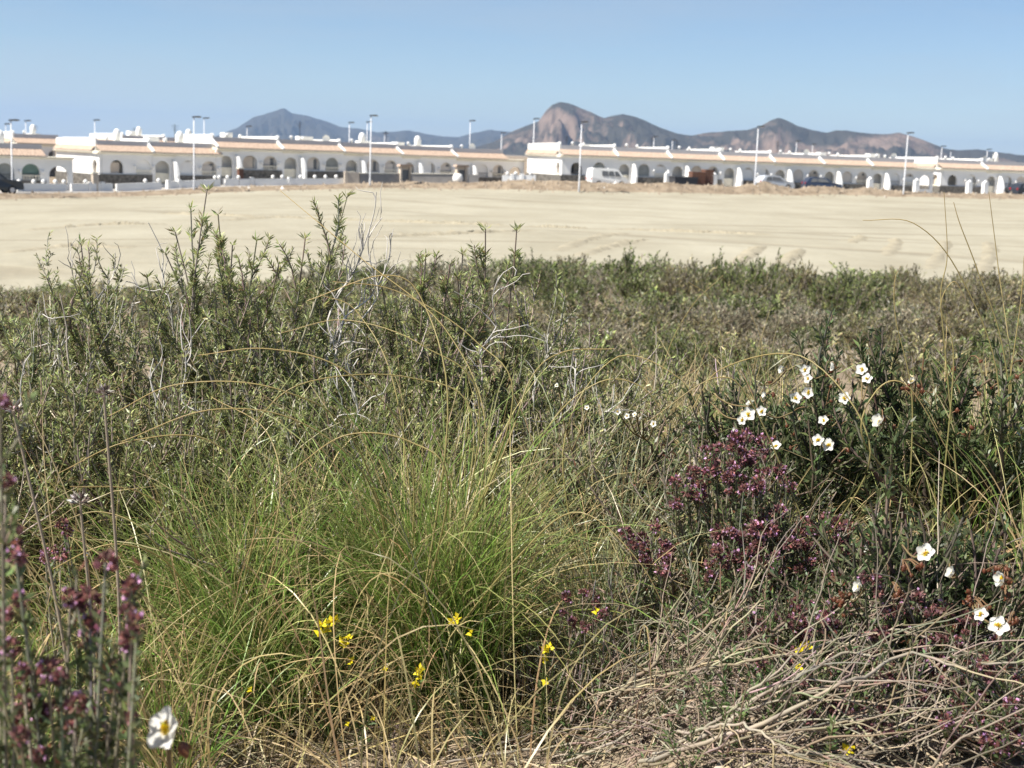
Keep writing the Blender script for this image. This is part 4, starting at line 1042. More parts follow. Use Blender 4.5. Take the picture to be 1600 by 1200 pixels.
tussock(330, 2.78, 650, .08, .68*S, 'dense green grass tussock at the lower left, behind the blurred purple thyme', (-.12, 0), .16, GR1, .2,
        [[(330, 1050, 2.7), (300, 850, 2.6), (220, 770, 2.5), (110, 760, 2.4)], [(340, 1050, 2.7), (400, 800, 2.6), (330, 690, 2.55), (200, 690, 2.5), (90, 740, 2.5)], [(330, 1050, 2.7), (280, 900, 2.5), (180, 850, 2.4), (60, 900, 2.4)],
         [(330, 1050, 2.6), (430, 820, 2.5), (420, 680, 2.6), (330, 620, 2.7)], [(330, 1060, 2.7), (250, 860, 2.6), (160, 800, 2.6), (60, 830, 2.6)]], .12)
tussock(470, 3.05, 760, .11, .74*S, 'tall green grass tussock left of the dark hollow, between the two big tussocks', (-.04, 0), .15, GR1, .22, [], .07)
tussock(775, 3.05, 330, .12, .78*S, 'yellow-green grass tussock close behind the right side of the central one', (.05, 0), .16, GR2, .35, [[(780, 950, 2.9), (840, 700, 2.9), (930, 600, 2.9), (1010, 610, 2.9), (1060, 700, 2.9)]], .1)
tussock(915, 3.05, 650, .14, .6*S, 'grey-green grass tussock left of the purple thyme bush', (.12, 0), .2, GRY, .35, [[(920, 950, 2.8), (880, 700, 2.8), (960, 560, 2.9), (1060, 590, 2.9), (1100, 660, 2.9)]], .14)
tussock(575, 3.2, 300, .14, .82*S, 'olive grass tussock behind the big central one, its dry blades leaning left', (-.2, 0), .18, GR2, .5, [], .1)
tussock(860, 4.4, 600, .14, .72*S, 'fine olive grass tuft behind the loose grey-green shrub', (.05, 0), .4, GR2, .8, [], .08)
tussock(1010, 4.9, 650, .16, .7*S, 'fine brownish grass tuft left of the white-flowered bush, below the bare earth', (.05, 0), .4, OLIVE*1.3, 1.0, [[(1010, 700, 4.8), (1040, 560, 4.8), (1080, 480, 4.8), (1130, 430, 4.8)]], .08)
tussock(1120, 4.4, 600, .15, .62*S, 'fine olive grass tuft right behind the purple thyme bush', (0, 0), .4, OLIVE*1.3, 1.0, [[(1110, 700, 4.3), (1130, 560, 4.3), (1110, 470, 4.3), (1075, 440, 4.3)], [(1140, 700, 4.3), (1190, 560, 4.3), (1170, 480, 4.3)]], .1)
tussock(1585, 3.2, 700, .16, .62*S, 'tall upright green grass tussock at the right edge, behind the white-flowered bush', (-.03, 0), .22, GR1*1.1, .5,
        [[(1540, 850, 3.0), (1560, 600, 3.0), (1500, 430, 3.0), (1430, 350, 3.0), (1348, 344, 3.0)], [(1500, 800, 3.0), (1478, 560, 3.0), (1470, 460, 3.0), (1480, 400, 3.0), (1475, 300, 3.0)],
         [(1560, 820, 3.0), (1580, 600, 3.0), (1560, 420, 3.1), (1545, 300, 3.1)], [(1470, 800, 2.9), (1490, 560, 2.9), (1470, 480, 2.9), (1490, 440, 2.9), (1510, 470, 2.9)],
         [(1420, 800, 3.0), (1425, 620, 3.0), (1400, 500, 3.0), (1398, 440, 3.0), (1407, 416, 3.0)], [(1600, 850, 3.0), (1570, 560, 3.0), (1530, 430, 3.0), (1500, 350, 3.0), (1490, 316, 3.0)],
         [(1450, 800, 2.6), (1350, 690, 2.5), (1370, 610, 2.5), (1420, 605, 2.5), (1490, 720, 2.5)], [(1590, 850, 3.0), (1575, 650, 3.0), (1595, 470, 3.0), (1600, 400, 3.0)]], .05)
tussock(1400, 3.5, 350, .12, .5*S, 'thin upright grass tuft behind the white-flowered bush', (0, 0), .25, GR2, .5, [], .06)
tussock(1250, 3.0, 350, .12, .4*S, 'thin dry grass tuft between the purple thyme and the white-flowered bush', (0, 0), .5, GR2, 1.2, [[(1270, 850, 2.7), (1180, 640, 2.7), (1120, 590, 2.7), (1010, 660, 2.7)], [(1290, 850, 2.6), (1360, 700, 2.5), (1260, 560, 2.6), (1130, 575, 2.7), (1080, 640, 2.7)]], .15)
tussock(780, 2.8, 260, .13, .4*S, 'dried brown grass tuft with a dark hollow right of the central tussock', (.1, 0), .6, np.array([.14, .14, .06]), 1.6, [], .15)
tussock(440, 2.78, 220, .12, .36*S, 'dried brown grass tuft with a dark hollow left of the yellow flowers', (.05, 0), .6, np.array([.13, .12, .06]), 1.6, [], .15)
tussock(1410, 2.34, 170, .05, .16*S, 'small bright green grass sprout in the lower right corner', (0, 0), .45, np.array([.09, .2, .03]), 0, [], .1, 1.7, 'grass_sprout')
tussock(170, 2.6, 700, .16, .5*S, 'thin green grass tuft behind the blurred purple thyme', (-.05, 0), .22, GR1, .4, [], .08)
tussock(545, 2.98, 320, .09, .68*S, 'slender green grass tussock just left of the big central one', (-.08, 0), .14, GR1, .2, [], .06)
tussock(250, 2.95, 480, .12, .62*S, 'slender green grass tussock behind the left one, nearer the dead thistles', (-.1, 0), .16, GR1, .2, [], .07)
tussock(850, 3.0, 340, .12, .62*S, 'slender green grass tussock between the central and the grey-green one', (.02, 0), .16, GR1, .25, [], .07)
tussock(1000, 3.1, 380, .12, .55*S, 'thin green grass tussock left behind the tall thyme', (.05, 0), .17, GRY, .3, [], .08)
tussock(1570, 3.3, 200, .1, .5*S, 'upright green grass tussock under the dark-stemmed bush', (0, 0), .14, GR1, .2, [], .04)
tussock(40, 2.9, 600, .16, .5*S, 'green grass tuft at the left edge under the dead thistle', (0, 0), .22, GR1, .4, [], .08)

# loose straw-coloured and green stalks that cross in front of the left shrubs
for (px, d, n, rad, hg, lean_, lab) in [(560, 3.1, 300, .3, .95*S, (-.35, 0), 'loose straw-coloured stalks arching left across the green shrubs'), (400, 2.95, 240, .3, .85*S, (-.25, 0), 'loose pale stalks crossing over the left grass tussock'),
                                   (220, 3.0, 180, .3, .72*S, (-.1, 0), 'loose pale stalks among the low shrubs at the left'), (820, 3.0, 160, .25, .78*S, (.1, 0), 'loose straw stalks right of the central tussock'), (1010, 3.2, 90, .25, .5*S, (.2, 0), 'loose grey stalks leaning over the purple thyme')]:
    tussock(px, d, n, rad, hg, lab, lean_, .4, STRAW*1.0, .6, [], .16, 1.1, 'stalk_tuft')
# ------------------------------------------------------------------ flowers
WHITE = np.array([.74, .73, .68]); YEL = np.array([.82, .6, .03]); LEM = np.array([.8, .68, .03])
def petal_mesh(name, L, W, col, cup=.25, notch=.0, nu=4, nv=4):
    us = np.linspace(0, 1, nu+1); vs_ = np.linspace(-1, 1, nv+1); Vv = []
    for u in us:
        wv = W*.5*np.interp(u, [0, .25, .5, .75, 1], [.14, .6, .92, 1.0, .82])
        for v in vs_:
            Vv.append((L*u*(1-.3*v*v*u - notch*(1-abs(v))*u), wv*v, L*cup*u*u + .06*L*math.sin(3*v+5*u)*u + .1*W*v*v*(1-u)))
    q = [(i*(nv+1)+j, i*(nv+1)+j+1, (i+1)*(nv+1)+j+1, (i+1)*(nv+1)+j) for i in range(nu) for j in range(nv)]
    o = mesh_np(name, np.array(Vv), np.array(q), None, M['petal'], None, np.array(col)*np.ones((len(Vv), 3)), True)
    me = o.data; bpy.data.objects.remove(o); return me
PET = [petal_mesh('petal', 1.0, .94, WHITE, .22), petal_mesh('petal', 1.0, .95, WHITE*np.array([1, 1, .97]), .4)]
def stamens_mesh():
    A = Acc(); n = 46
    a = rng.uniform(0, 6.28, n); el = rng.uniform(.5, 1.5, n); L = rng.uniform(.2, .42, n)
    dr = np.stack([np.cos(a)*np.cos(el), np.sin(a)*np.cos(el), np.sin(el)], -1)
    A.leaves(np.zeros((n, 3)), dr, L*1.0, .09, shade(YEL, n, .12))
    A.leaves(dr*L[:, None]*.9, nrm(dr+rng.normal(size=(n, 3))*.6), .13, .11, shade(YEL*1.05, n, .1))
    o = A.build('stamens', M['petal']); me = o.data; bpy.data.objects.remove(o); return me
STAM = stamens_mesh()
def calyx_mesh():
    A = Acc(); n = 5; a = np.arange(n)*2*np.pi/n
    A.leaves(np.zeros((n, 3)), np.stack([np.cos(a), np.sin(a), np.full(n, .1)], -1), .5, .34, np.array([.2, .1, .05])*np.ones((n, 3)))
    A.tubes(np.array([[[0, 0, -.9], [0, 0, -.4], [0, 0, .02]]]), np.array([[.05, .05, .09]]), np.array([.2, .14, .07]), 5)
    o = A.build('calyx', M['leaf']); me = o.data; bpy.data.objects.remove(o); return me
CAL = calyx_mesh()
def rot_to(dv, roll=0.0):
    q = Vector([float(v) for v in dv]).to_track_quat('Z', 'Y')
    return (q.to_matrix() @ Matrix.Rotation(roll, 3, 'Z')).to_euler()
def flower(parent, pos, dia, face, name='flower', pets=5, cupped=False):
    o = bpy.data.objects.new(name, STAM.copy() if False else STAM); link(o, parent)
    r = dia/2; o.location = [float(v) for v in pos]; o.rotation_euler = rot_to(face, rng.uniform(0, 6.28)); o.scale = (r, r, r)
    for k in range(pets):
        p = bpy.data.objects.new('petal', PET[1 if cupped else 0]); link(p, o)
        p.rotation_euler = (rng.normal(0, .12), rng.normal(-.05, .12) - (.35 if cupped else 0), 2*math.pi*k/pets+rng.normal(0, .07)); s_ = rng.uniform(.92, 1.06); p.scale = (s_, s_, s_); p.location = (0, 0, .01*k)
    c = bpy.data.objects.new('calyx', CAL); link(c, o)
    return o
def bud_mesh():
    A = Acc(); prof = [(.0, -.5), (.2, -.4), (.33, -.1), (.28, .25), (.1, .5), (.0, .56)]
    K = len(prof); n = 7; Vv = [(r_*math.cos(2*math.pi*j/n), r_*math.sin(2*math.pi*j/n), z) for r_, z in prof for j in range(n)]
    q = [(i*n+j, i*n+(j+1) % n, (i+1)*n+(j+1) % n, (i+1)*n+j) for i in range(K-1) for j in range(n)]
    A.add(np.array(Vv), np.array(q), None, shade(np.array([.2, .08, .045]), len(Vv), .12))
    a = np.arange(5)*2*np.pi/5; A.leaves(np.stack([np.cos(a)*.12, np.sin(a)*.12, np.full(5, -.4)], -1), np.stack([np.cos(a)*.5, np.sin(a)*.5, np.full(5, .9)], -1), .7, .3, shade(np.array([.26, .11, .05]), 5, .15))
    o = A.build('bud', M['leaf']); me = o.data; bpy.data.objects.remove(o); return me
BUD = bud_mesh()
def bud(parent, pos, size, face):
    o = bpy.data.objects.new('bud', BUD); link(o, parent); o.location = [float(v) for v in pos]; o.rotation_euler = rot_to(face); o.scale = (size, size, size); return o

# ------------------------------------------------------------------ rockrose bushes (white flowers)
RLEAF = np.array([.11, .14, .06]); RST = np.array([.1, .08, .06])
def rockrose(px, d, trunk_n, rad, hgt, flowers, buds, label, leaves=9000, lean=(0, 0), body=None):
    d *= S; bx = P(px, 850, d)[0]; bz = tz(bx, d); r = empty('rockrose_bush', (bx, d, bz)); o0 = np.array([bx, d, bz])
    st = Acc(); fo = Acc(); n = trunk_n
    a = rng.uniform(0, 2*np.pi, n); el = rng.uniform(.55, 1.45, n)
    b0 = np.stack([rng.normal(0, .025, n), rng.normal(0, .025, n), np.full(n, -.01)], -1)
    dr = nrm(np.stack([np.cos(a)*np.cos(el)*1.2+lean[0], np.sin(a)*np.cos(el)*.8+lean[1], np.sin(el)], -1))
    L = np.minimum(hgt/np.maximum(dr[:, 2], .3), rad*1.25)*rng.uniform(.75, 1, n)
    pl = grow(b0, dr, L, 10, .13, .05)
    for mi in range(n):
        one = Acc(); one.tubes(pl[mi:mi+1], np.linspace(.0085, .0025, 10)[None]*min(1, hgt/.22), shade(RST, 1, .2)[:, None, :], 6); one.build('stem', M['wood'], r)
    nb = n*11; i = np.repeat(np.arange(n), 11); t = rng.uniform(.3, 1, nb); p, tg = sample(pl, i, t)
    br = grow(p, nrm(around(tg, rng.uniform(.3, .8, nb))+np.array([0, 0, .35])), rng.uniform(.06, .18, nb), 7, .14, .08)
    st.tubes(br, np.linspace(.003, .0014, 7)[None], shade(RST*1.2, nb, .2)[:, None, :], 4)
    i = rng.integers(0, nb, leaves); t = rng.uniform(.15, 1, leaves); p, tg = sample(br, i, t)
    fo.leaves(p, around(tg, rng.uniform(.4, 1.1, leaves)), rng.uniform(.013, .024, leaves), rng.uniform(.0032, .0055, leaves), shade(RLEAF, leaves, .3, .08))
    # each flower stands on a stalk that leaves the nearest twig
    ends = np.concatenate([br[:, -1], br[:, 3], br[:, 5]])
    for (fx, fy, dia, fd, fc) in flowers:
        fp = P(fx, fy, fd*S)-o0; k = int(np.argmin(np.linalg.norm((ends-fp)*np.array([1, .5, 1]), axis=1))); e0 = ends[k]
        mid = (e0+fp)/2+np.array([0, 0, -.01])
        toc = nrm(np.array([0, 0, EYE])-o0-fp)
        face = nrm(toc*(1.0 if fc == 'f' else .25)+np.array([-.35, -.1, .35 if fc == 'f' else .5])+rng.normal(0, .22, 3)+(np.array([-.9, 0, 0]) if fc == 's' else 0))
        st.tubes(bez([e0, mid, fp-face*.006], 8)[None], np.array([[.0014]]), np.array([.16, .12, .06]), 4)
        flower(r, fp, dia/FPX*fd*S*.9*rng.uniform(.88, 1.1), face, cupped=(fc == 's'))
    for (x0, y0, x1, y1, nbud, bd) in buds:
        for _ in range(nbud):
            bp_ = P(rng.uniform(x0, x1), rng.uniform(y0, y1), bd*S*rng.uniform(.97, 1.04))-o0
            k = int(np.argmin(np.linalg.norm(ends-bp_, axis=1))); e0 = ends[k]
            if np.linalg.norm(e0-bp_) > .03: bp_ = e0+(bp_-e0)*.03/np.linalg.norm(e0-bp_)
            st.tubes(bez([e0, (e0+bp_)/2+np.array([0, 0, .004]), bp_], 6)[None], np.array([[.0011]]), np.array([.18, .11, .06]), 3)
            bud(r, bp_, rng.uniform(.006, .011), nrm(rng.normal(size=3)*.5+np.array([0, 0, 1.0])))
    tag(st.build('twigs', M['wood'], r), kind='stuff'); tag(fo.build('foliage', M['leaf'], r), kind='stuff')
    return tag(r, label, 'bush')
rockrose(1490, 3.15, 30, .30, .27, [(1258, 578, 23, 3.05, 'f'), (1263, 592, 20, 3.00, 'f'), (1305, 573, 23, 3.05, 's'), (1347, 578, 24, 3.05, 'f'), (1355, 592, 20, 3.00, 'f'), (1427, 597, 20, 3.00, 's'), (1320, 622, 25, 2.95, 'f'), (1377, 660, 36, 2.75, 's'), (1287, 658, 24, 2.95, 'f'), (1598, 675, 18, 2.95, 'f'), (1263, 613, 24, 3.00, 'f')],
         [(1280, 560, 1600, 690, 22, 3.05), (1380, 560, 1590, 620, 6, 3.05)], 'dark-stemmed white-flowered bush at the right edge', 17000, (-.12, 0))
rockrose(1265, 3.2, 22, .2, .2, [(1224, 578, 18, 3.15, 's'), (1197, 618, 17, 3.10, 's'), (1243, 622, 22, 3.05, 'f'), (1170, 648, 27, 3.00, 'f'), (1190, 643, 24, 3.00, 'f'), (1160, 656, 20, 3.00, 'f'), (1173, 632, 18, 3.00, 's'), (1279, 688, 24, 2.95, 'f'), (1296, 696, 25, 2.95, 'f'), (1212, 698, 25, 2.95, 'f'), (1150, 673, 16, 2.95, 's')],
         [(1200, 590, 1350, 720, 26, 3.1)], 'paler white-flowered bush left of the dark-stemmed one, above the purple thyme', 6500, (-.05, 0))
rockrose(1480, 2.45, 22, .2, .085, [(1446, 865, 36, 2.25, 'f'), (1500, 838, 22, 2.4, 's'), (1358, 857, 20, 2.4, 's'), (1490, 898, 34, 2.2, 's'), (1568, 905, 36, 2.2, 's'), (1345, 918, 36, 2.2, 's'), (1533, 960, 28, 2.15, 'f'), (1560, 978, 38, 2.1, 'f')],
         [(1400, 890, 1600, 1020, 40, 2.2), (1500, 890, 1600, 970, 14, 2.2), (1230, 900, 1330, 980, 8, 2.2)], 'low rockrose with big white flowers and rusty buds, lower right', 5200, (0, 0))
# tiny white-flowered twigs in the middle
rockrose(985, 3.3, 9, .2*S, .42*S, [(965, 643, 13, 3.1, 'f'), (980, 650, 13, 3.1, 'f'), (992, 648, 12, 3.1, 'f'), (1021, 662, 13, 3.1, 'f'), (870, 602, 10, 3.2, 'f'), (917, 637, 10, 3.2, 'f'), (1002, 655, 10, 3.1, 's')], [], 'thin twiggy bush with tiny white flowers left of the purple thyme', 1400, (0, 0))
# single blurred flower close to the camera
fp = P(262, 1140, 1.2*S); bz = tz(fp[0], fp[1]); o = empty('rockrose_sprig', (fp[0], fp[1], bz)); h = fp[2]-bz
A = Acc(); A.tubes(bez([[0.02, .01, 0], [.012, 0, h*.5], [0, 0, h-.006]], 10)[None], np.array([[.0016]]), np.array([.16, .11, .06]), 5); A.build('stem', M['wood'], o)
A = Acc(); kk = 24; zz = rng.uniform(.1, .85, kk)*h; A.leaves(np.stack([.012*(1-zz/h), np.zeros(kk), zz], -1), nrm(rng.normal(size=(kk, 3))+np.array([0, 0, .5])), .02, .005, shade(RLEAF, kk, .3)); tag(A.build('leaves', M['leaf'], o), kind='stuff')
flower(o, (0, 0, h), 76/FPX*1.2*S, nrm(np.array([-.5, -.7, .5]))); bud(o, (.012, -.004, h-.012), .012, (0.3, 0, -1))
tag(o, 'single white flower with yellow centre close to the camera, lower left', 'flower')
fp = P(137, 868, 2.4*S); bz = tz(fp[0], fp[1]); o = empty('rockrose_sprig', (fp[0], fp[1], bz)); h = fp[2]-bz
A = Acc(); A.tubes(bez([[0.02, .01, 0], [.012, 0, h*.5], [0, 0, h-.004]], 10)[None], np.array([[.0012]]), np.array([.16, .11, .06]), 4); A.build('stem', M['wood'], o)
flower(o, (0, 0, h), 13/FPX*2.4*S, (-.4, -.7, .4), cupped=True); tag(o, 'tiny white flower in the grass above the blurred purple thyme', 'flower')

# ------------------------------------------------------------------ thyme with purple heads
def head_mesh(pink):
    """round head of reddish bracts with a few open pink florets, unit diameter"""
    A = Acc(); n = 54
    a = rng.uniform(0, 6.28, n); z = rng.uniform(-.75, 1, n); rr = np.sqrt(1-z*z)
    dr = np.stack([rr*np.cos(a), rr*np.sin(a), z], -1)
    A.leaves(dr*.18, nrm(dr+np.array([0, 0, .35])), rng.uniform(.26, .42, n), rng.uniform(.16, .26, n), shade(np.array([.215, .105, .1]), n, .35, .12))
    k = pink; a = rng.uniform(0, 6.28, k); z = rng.uniform(-.3, 1, k); rr = np.sqrt(1-z*z); d2 = np.stack([rr*np.cos(a), rr*np.sin(a), z], -1)
    for j in range(3): A.leaves(d2*.42, nrm(d2+rng.normal(size=(k, 3))*.55), .2, .16, shade(np.array([.62, .36, .54]), k, .15, .06))
    o = A.build('flower_head', M['petal']); me = o.data; bpy.data.objects.remove(o); return me
HEADS = [head_mesh(2), head_mesh(4), head_mesh(7), head_mesh(1)]
TL_ = np.array([.14, .17, .075]); TST = np.array([.23, .2, .15])
def thyme(px, d, heads, hpx, label, rad=.16, hgt=.2, leaves=3500, pink=(0, 1, 3), nst=34, per=22):
    """heads: list of (px, py, distance); hpx: head diameter in frame pixels"""
    d *= S; bx = P(px, 900, d)[0]; bz = tz(bx, d); r = empty('thyme_plant', (bx, d, bz)); o0 = np.array([bx, d, bz])
    st = Acc(); fo = Acc(); hp = np.array([P(x, y, dd*S)-o0 for x, y, dd in heads])
    hp[:, 2] = np.maximum(hp[:, 2], terrain(hp[:, 0]+bx, hp[:, 1]+d)-bz+.045)
    n = len(hp); K = 9
    b0 = np.stack([rng.normal(0, .035, n)+hp[:, 0]*.35, rng.normal(0, .035, n)+hp[:, 1]*.35, np.full(n, -.005)], -1)
    tt = np.linspace(0, 1, K)[None, :, None]
    mid = np.stack([b0[:, 0]*.3+hp[:, 0]*.7, b0[:, 1]*.3+hp[:, 1]*.7, hp[:, 2]*.45], -1)+rng.normal(size=(n, 3))*.012
    pl = b0[:, None]*(1-tt)**2+2*mid[:, None]*tt*(1-tt)+hp[:, None]*tt**2
    st.tubes(pl, np.linspace(.002, .0009, K)[None], shade(TST, n, .2)[:, None, :], 4)
    # leafy side twigs that carry no flowers
    m_ = nst; a = rng.uniform(0, 6.28, m_); el = rng.uniform(.4, 1.4, m_)
    p2 = grow(np.stack([rng.normal(0, rad*.4, m_), rng.normal(0, rad*.4, m_), np.zeros(m_)], -1), np.stack([np.cos(a)*np.cos(el), np.sin(a)*np.cos(el), np.sin(el)], -1), hgt*rng.uniform(.6, 1.0, m_), K, .16, .05)
    st.tubes(p2, np.linspace(.0024, .001, K)[None], shade(TST, m_, .2)[:, None, :], 4)
    al = np.concatenate([pl, p2]); nb = len(al)*4; i = np.repeat(np.arange(len(al)), 4); p, tg = sample(al, i, rng.uniform(.35, .95, nb))
    br = grow(p, nrm(around(tg, rng.uniform(.3, .8, nb))+np.array([0, 0, .4])), rng.uniform(.02, .06, nb), 5, .15, .08)
    st.tubes(br, np.linspace(.0012, .0007, 5)[None], shade(TST, nb, .2)[:, None, :], 3)
    i = rng.integers(0, nb, leaves); p, tg = sample(br, i, rng.uniform(0, 1, leaves))
    c = shade(TL_, leaves, .25, .08); rd = rng.uniform(size=leaves) < .12; c[rd] = shade(np.array([.2, .08, .05]), int(rd.sum()), .2)
    fo.leaves(p, around(tg, rng.uniform(.4, 1.1, leaves)), rng.uniform(.006, .012, leaves), rng.uniform(.002, .0036, leaves), c)
    i = np.repeat(np.arange(n), per); p, tg = sample(pl, i, rng.uniform(.3, .99, n*per)); fo.leaves(p, around(tg, rng.uniform(.5, 1.2, n*per)), rng.uniform(.007, .013, n*per), .004, shade(TL_, n*per, .25))
    tag(st.build('stems', M['wood'], r), kind='stuff'); tag(fo.build('foliage', M['leaf'], r), kind='stuff')
    for k in range(n):
        o = bpy.data.objects.new('flower_head', HEADS[int(rng.choice(pink))]); link(o, r)
        o.location = hp[k].tolist(); s_ = hpx/FPX*heads[k][2]*S*rng.uniform(.7, 1.2); o.scale = (s_, s_, s_*rng.uniform(.9, 1.5))
        o.rotation_euler = rot_to(nrm(pl[k, -1]-pl[k, -2]+rng.normal(0, .1, 3)), rng.uniform(0, 6.28))
    return tag(r, label, 'thyme')
def dome(n, cx, cy, rx, ry, d, dd=.15):
    o = []
    while len(o) < n:
        u, v = rng.uniform(-1, 1, 2)
        if u*u+v*v < 1: o.append((cx+u*rx, cy+v*ry, d+dd*(-v*.5)+rng.normal()*.03))
    return o
thyme(1150, 2.95, dome(38, 1150, 725, 78, 48, 2.75, .3)+dome(8, 1075, 770, 26, 30, 2.7)+dome(6, 1225, 780, 40, 40, 2.75), 21, 'tall purple-headed thyme bush below the white flowers, in the right half', .2, .3, 5200, (0, 1, 1, 2), 40)
thyme(1020, 2.8, dome(12, 1015, 870, 38, 42, 2.65)+[(978, 832, 2.7), (1022, 820, 2.7)], 20, 'purple thyme right of the grey-green tussock, with pinkish heads', .13, .16, 1700, (1, 2, 1))
thyme(1240, 2.8, dome(50, 1235, 855, 130, 55, 2.6)+dome(10, 1160, 880, 60, 40, 2.55), 23, 'spreading purple thyme under the tall thyme bush, behind the dead branches', .2, .2, 3800, (0, 1, 0, 2))
thyme(905, 2.7, dome(10, 905, 955, 42, 36, 2.55), 22, 'small sparse purple thyme right of the dark hollow', .1, .12, 1000, (0, 3, 1))
thyme(1260, 2.5, dome(40, 1265, 1000, 95, 70, 2.3), 24, 'low purple thyme beside the yellow flower among the dead branches', .15, .13, 2600, (0, 3, 0, 1))
thyme(1450, 2.5, dome(44, 1450, 1000, 110, 70, 2.25)+[(1368, 905, 2.25), (1352, 900, 2.25), (1372, 925, 2.25)], 25, 'low purple thyme among the rusty buds, lower right', .16, .16, 3000, (0, 3, 1))
thyme(1555, 2.2, dome(40, 1550, 1115, 75, 85, 2.05)+[(1500, 1100, 2.1), (1525, 1140, 2.05), (1385, 1195, 2.0)], 24, 'pink-flowering thyme in the lower right corner', .14, .12, 3200, (1, 2, 2, 0))
thyme(1330, 2.3, dome(26, 1340, 1100, 110, 60, 2.1), 23, 'small dark thyme under the dead branches near the bottom', .12, .09, 1800, (0, 3))
thyme(85, 2.55, dome(5, 85, 862, 22, 14, 2.45)+[(97, 818, 2.45), (104, 833, 2.45)], 20, 'small pink thyme in the grass behind the blurred thyme', .08, .12, 700, (2, 2, 1))
HT = [(165, 880), (205, 918), (110, 935), (140, 938), (28, 838), (25, 872), (33, 935), (150, 968), (198, 955), (215, 972), (18, 1012), (35, 1050), (95, 1060), (180, 1075), (60, 1110), (120, 1100), (20, 1115), (208, 1120), (180, 1040), (140, 990), (40, 1090), (90, 1105), (75, 1050), (5, 960), (10, 750), (0, 630), (205, 1000), (110, 1140), (30, 1150), (60, 1180), (5, 1080), (150, 1120)]
thyme(90, 1.2, [(x, y, 1.2+rng.normal()*.05) for x, y in HT], 38, 'blurred purple thyme close to the camera at the lower left edge', .1, .26, 7000, (0, 1, 1, 0), 30, 110)

# ------------------------------------------------------------------ yellow wildflowers
def yflower_mesh():
    A = Acc(); 
    for k in range(4):
        a = k*math.pi/2
        for w_, zz in ((.34, .02), (.5, .05)):
            A.leaves(np.zeros((1, 3)), np.array([[math.cos(a), math.sin(a), .35]]), .95 if w_ < .4 else .9, w_*1.3, LEM*rng.uniform(.9, 1.05))
    A.leaves(np.zeros((6, 3)), nrm(rng.normal(size=(6, 3))*.35+np.array([0, 0, 1])), .35, .1, YEL)
    o = A.build('flower', M['petal']); me = o.data; bpy.data.objects.remove(o); return me
YF = yflower_mesh()
def yellow(px, d, fl, dia, label):
    d *= S; bx = P(px, 1000, d)[0]; bz = tz(bx, d); r = empty('yellow_wildflower', (bx, d, bz)); o0 = np.array([bx, d, bz]); st = Acc(); fo = Acc()
    for (x, y, fd) in fl:
        fp = P(x, y, fd*S)-o0; fp[2] = max(fp[2], .02)
        c = bez([[rng.normal(0, .008), rng.normal(0, .008), 0], [fp[0]*.35, fp[1]*.35, fp[2]*.55], fp], 10)
        st = Acc(); st.tubes(c[None], np.array([[.0011]]), np.array([.12, .16, .05]), 4); st.build('stem', M['leaf'], r)
        i = np.zeros(7, int); p, tg = sample(c[None], i, rng.uniform(.1, .8, 7)); fo.leaves(p, around(tg, rng.uniform(.5, 1.1, 7)), .02, .004, shade(np.array([.1, .15, .05]), 7, .2))
        o = bpy.data.objects.new('flower', YF); link(o, r); o.location = fp.tolist(); s_ = dia/FPX*fd*S*.55*rng.uniform(.85, 1.15); o.scale = (s_,)*3
        o.rotation_euler = rot_to(nrm(np.array([-.2, -.8, .6])+rng.normal(0, .4, 3)), rng.uniform(0, 6.28))
    tag(fo.build('leaves', M['leaf'], r), kind='stuff')
    return tag(r, label, 'wildflower')
Yd = 2.5
yellow(520, 2.6, [(503, 975, Yd), (512, 982, Yd), (523, 968, Yd), (500, 988, Yd), (518, 972, Yd), (535, 1000, Yd), (545, 997, Yd), (540, 1008, Yd), (550, 1033, Yd)], 21, 'cluster of yellow flowers over the dark hollow left of the central tussock')
yellow(700, 2.6, [(705, 972, Yd), (715, 966, Yd), (710, 960+14, Yd), (735, 988, Yd)], 21, 'yellow flowers at the foot of the central tussock, right of its blades')
yellow(652, 2.6, [(652, 1050, Yd), (656, 1058, Yd), (650, 1068, Yd), (655, 1045, Yd)], 18, 'upright spike of yellow flowers in front of the central tussock')
yellow(850, 2.6, [(852, 1016, Yd), (858, 1012, Yd), (850, 1030, Yd), (853, 1066, Yd), (932, 955, Yd)], 18, 'yellow flowers at the dark hollow left of the small thyme')
yellow(1250, 2.45, [(1250, 1016, 2.2), (1258, 1010, 2.2), (1245, 1022, 2.2), (1248, 1044, 2.2), (1262, 1012, 2.2)], 22, 'yellow flowers among the dead branches on the right')
yellow(1322, 2.2, [(1320, 1192, 2.0), (1328, 1188, 2.0)], 24, 'yellow flower at the bottom edge below the dead branches')
yellow(565, 2.6, [(543, 1131, 2.5), (583, 1122, 2.5), (390, 1078, 2.5), (602, 1046, 2.5)], 12, 'tiny scattered yellow flowers on the bare ground in front')

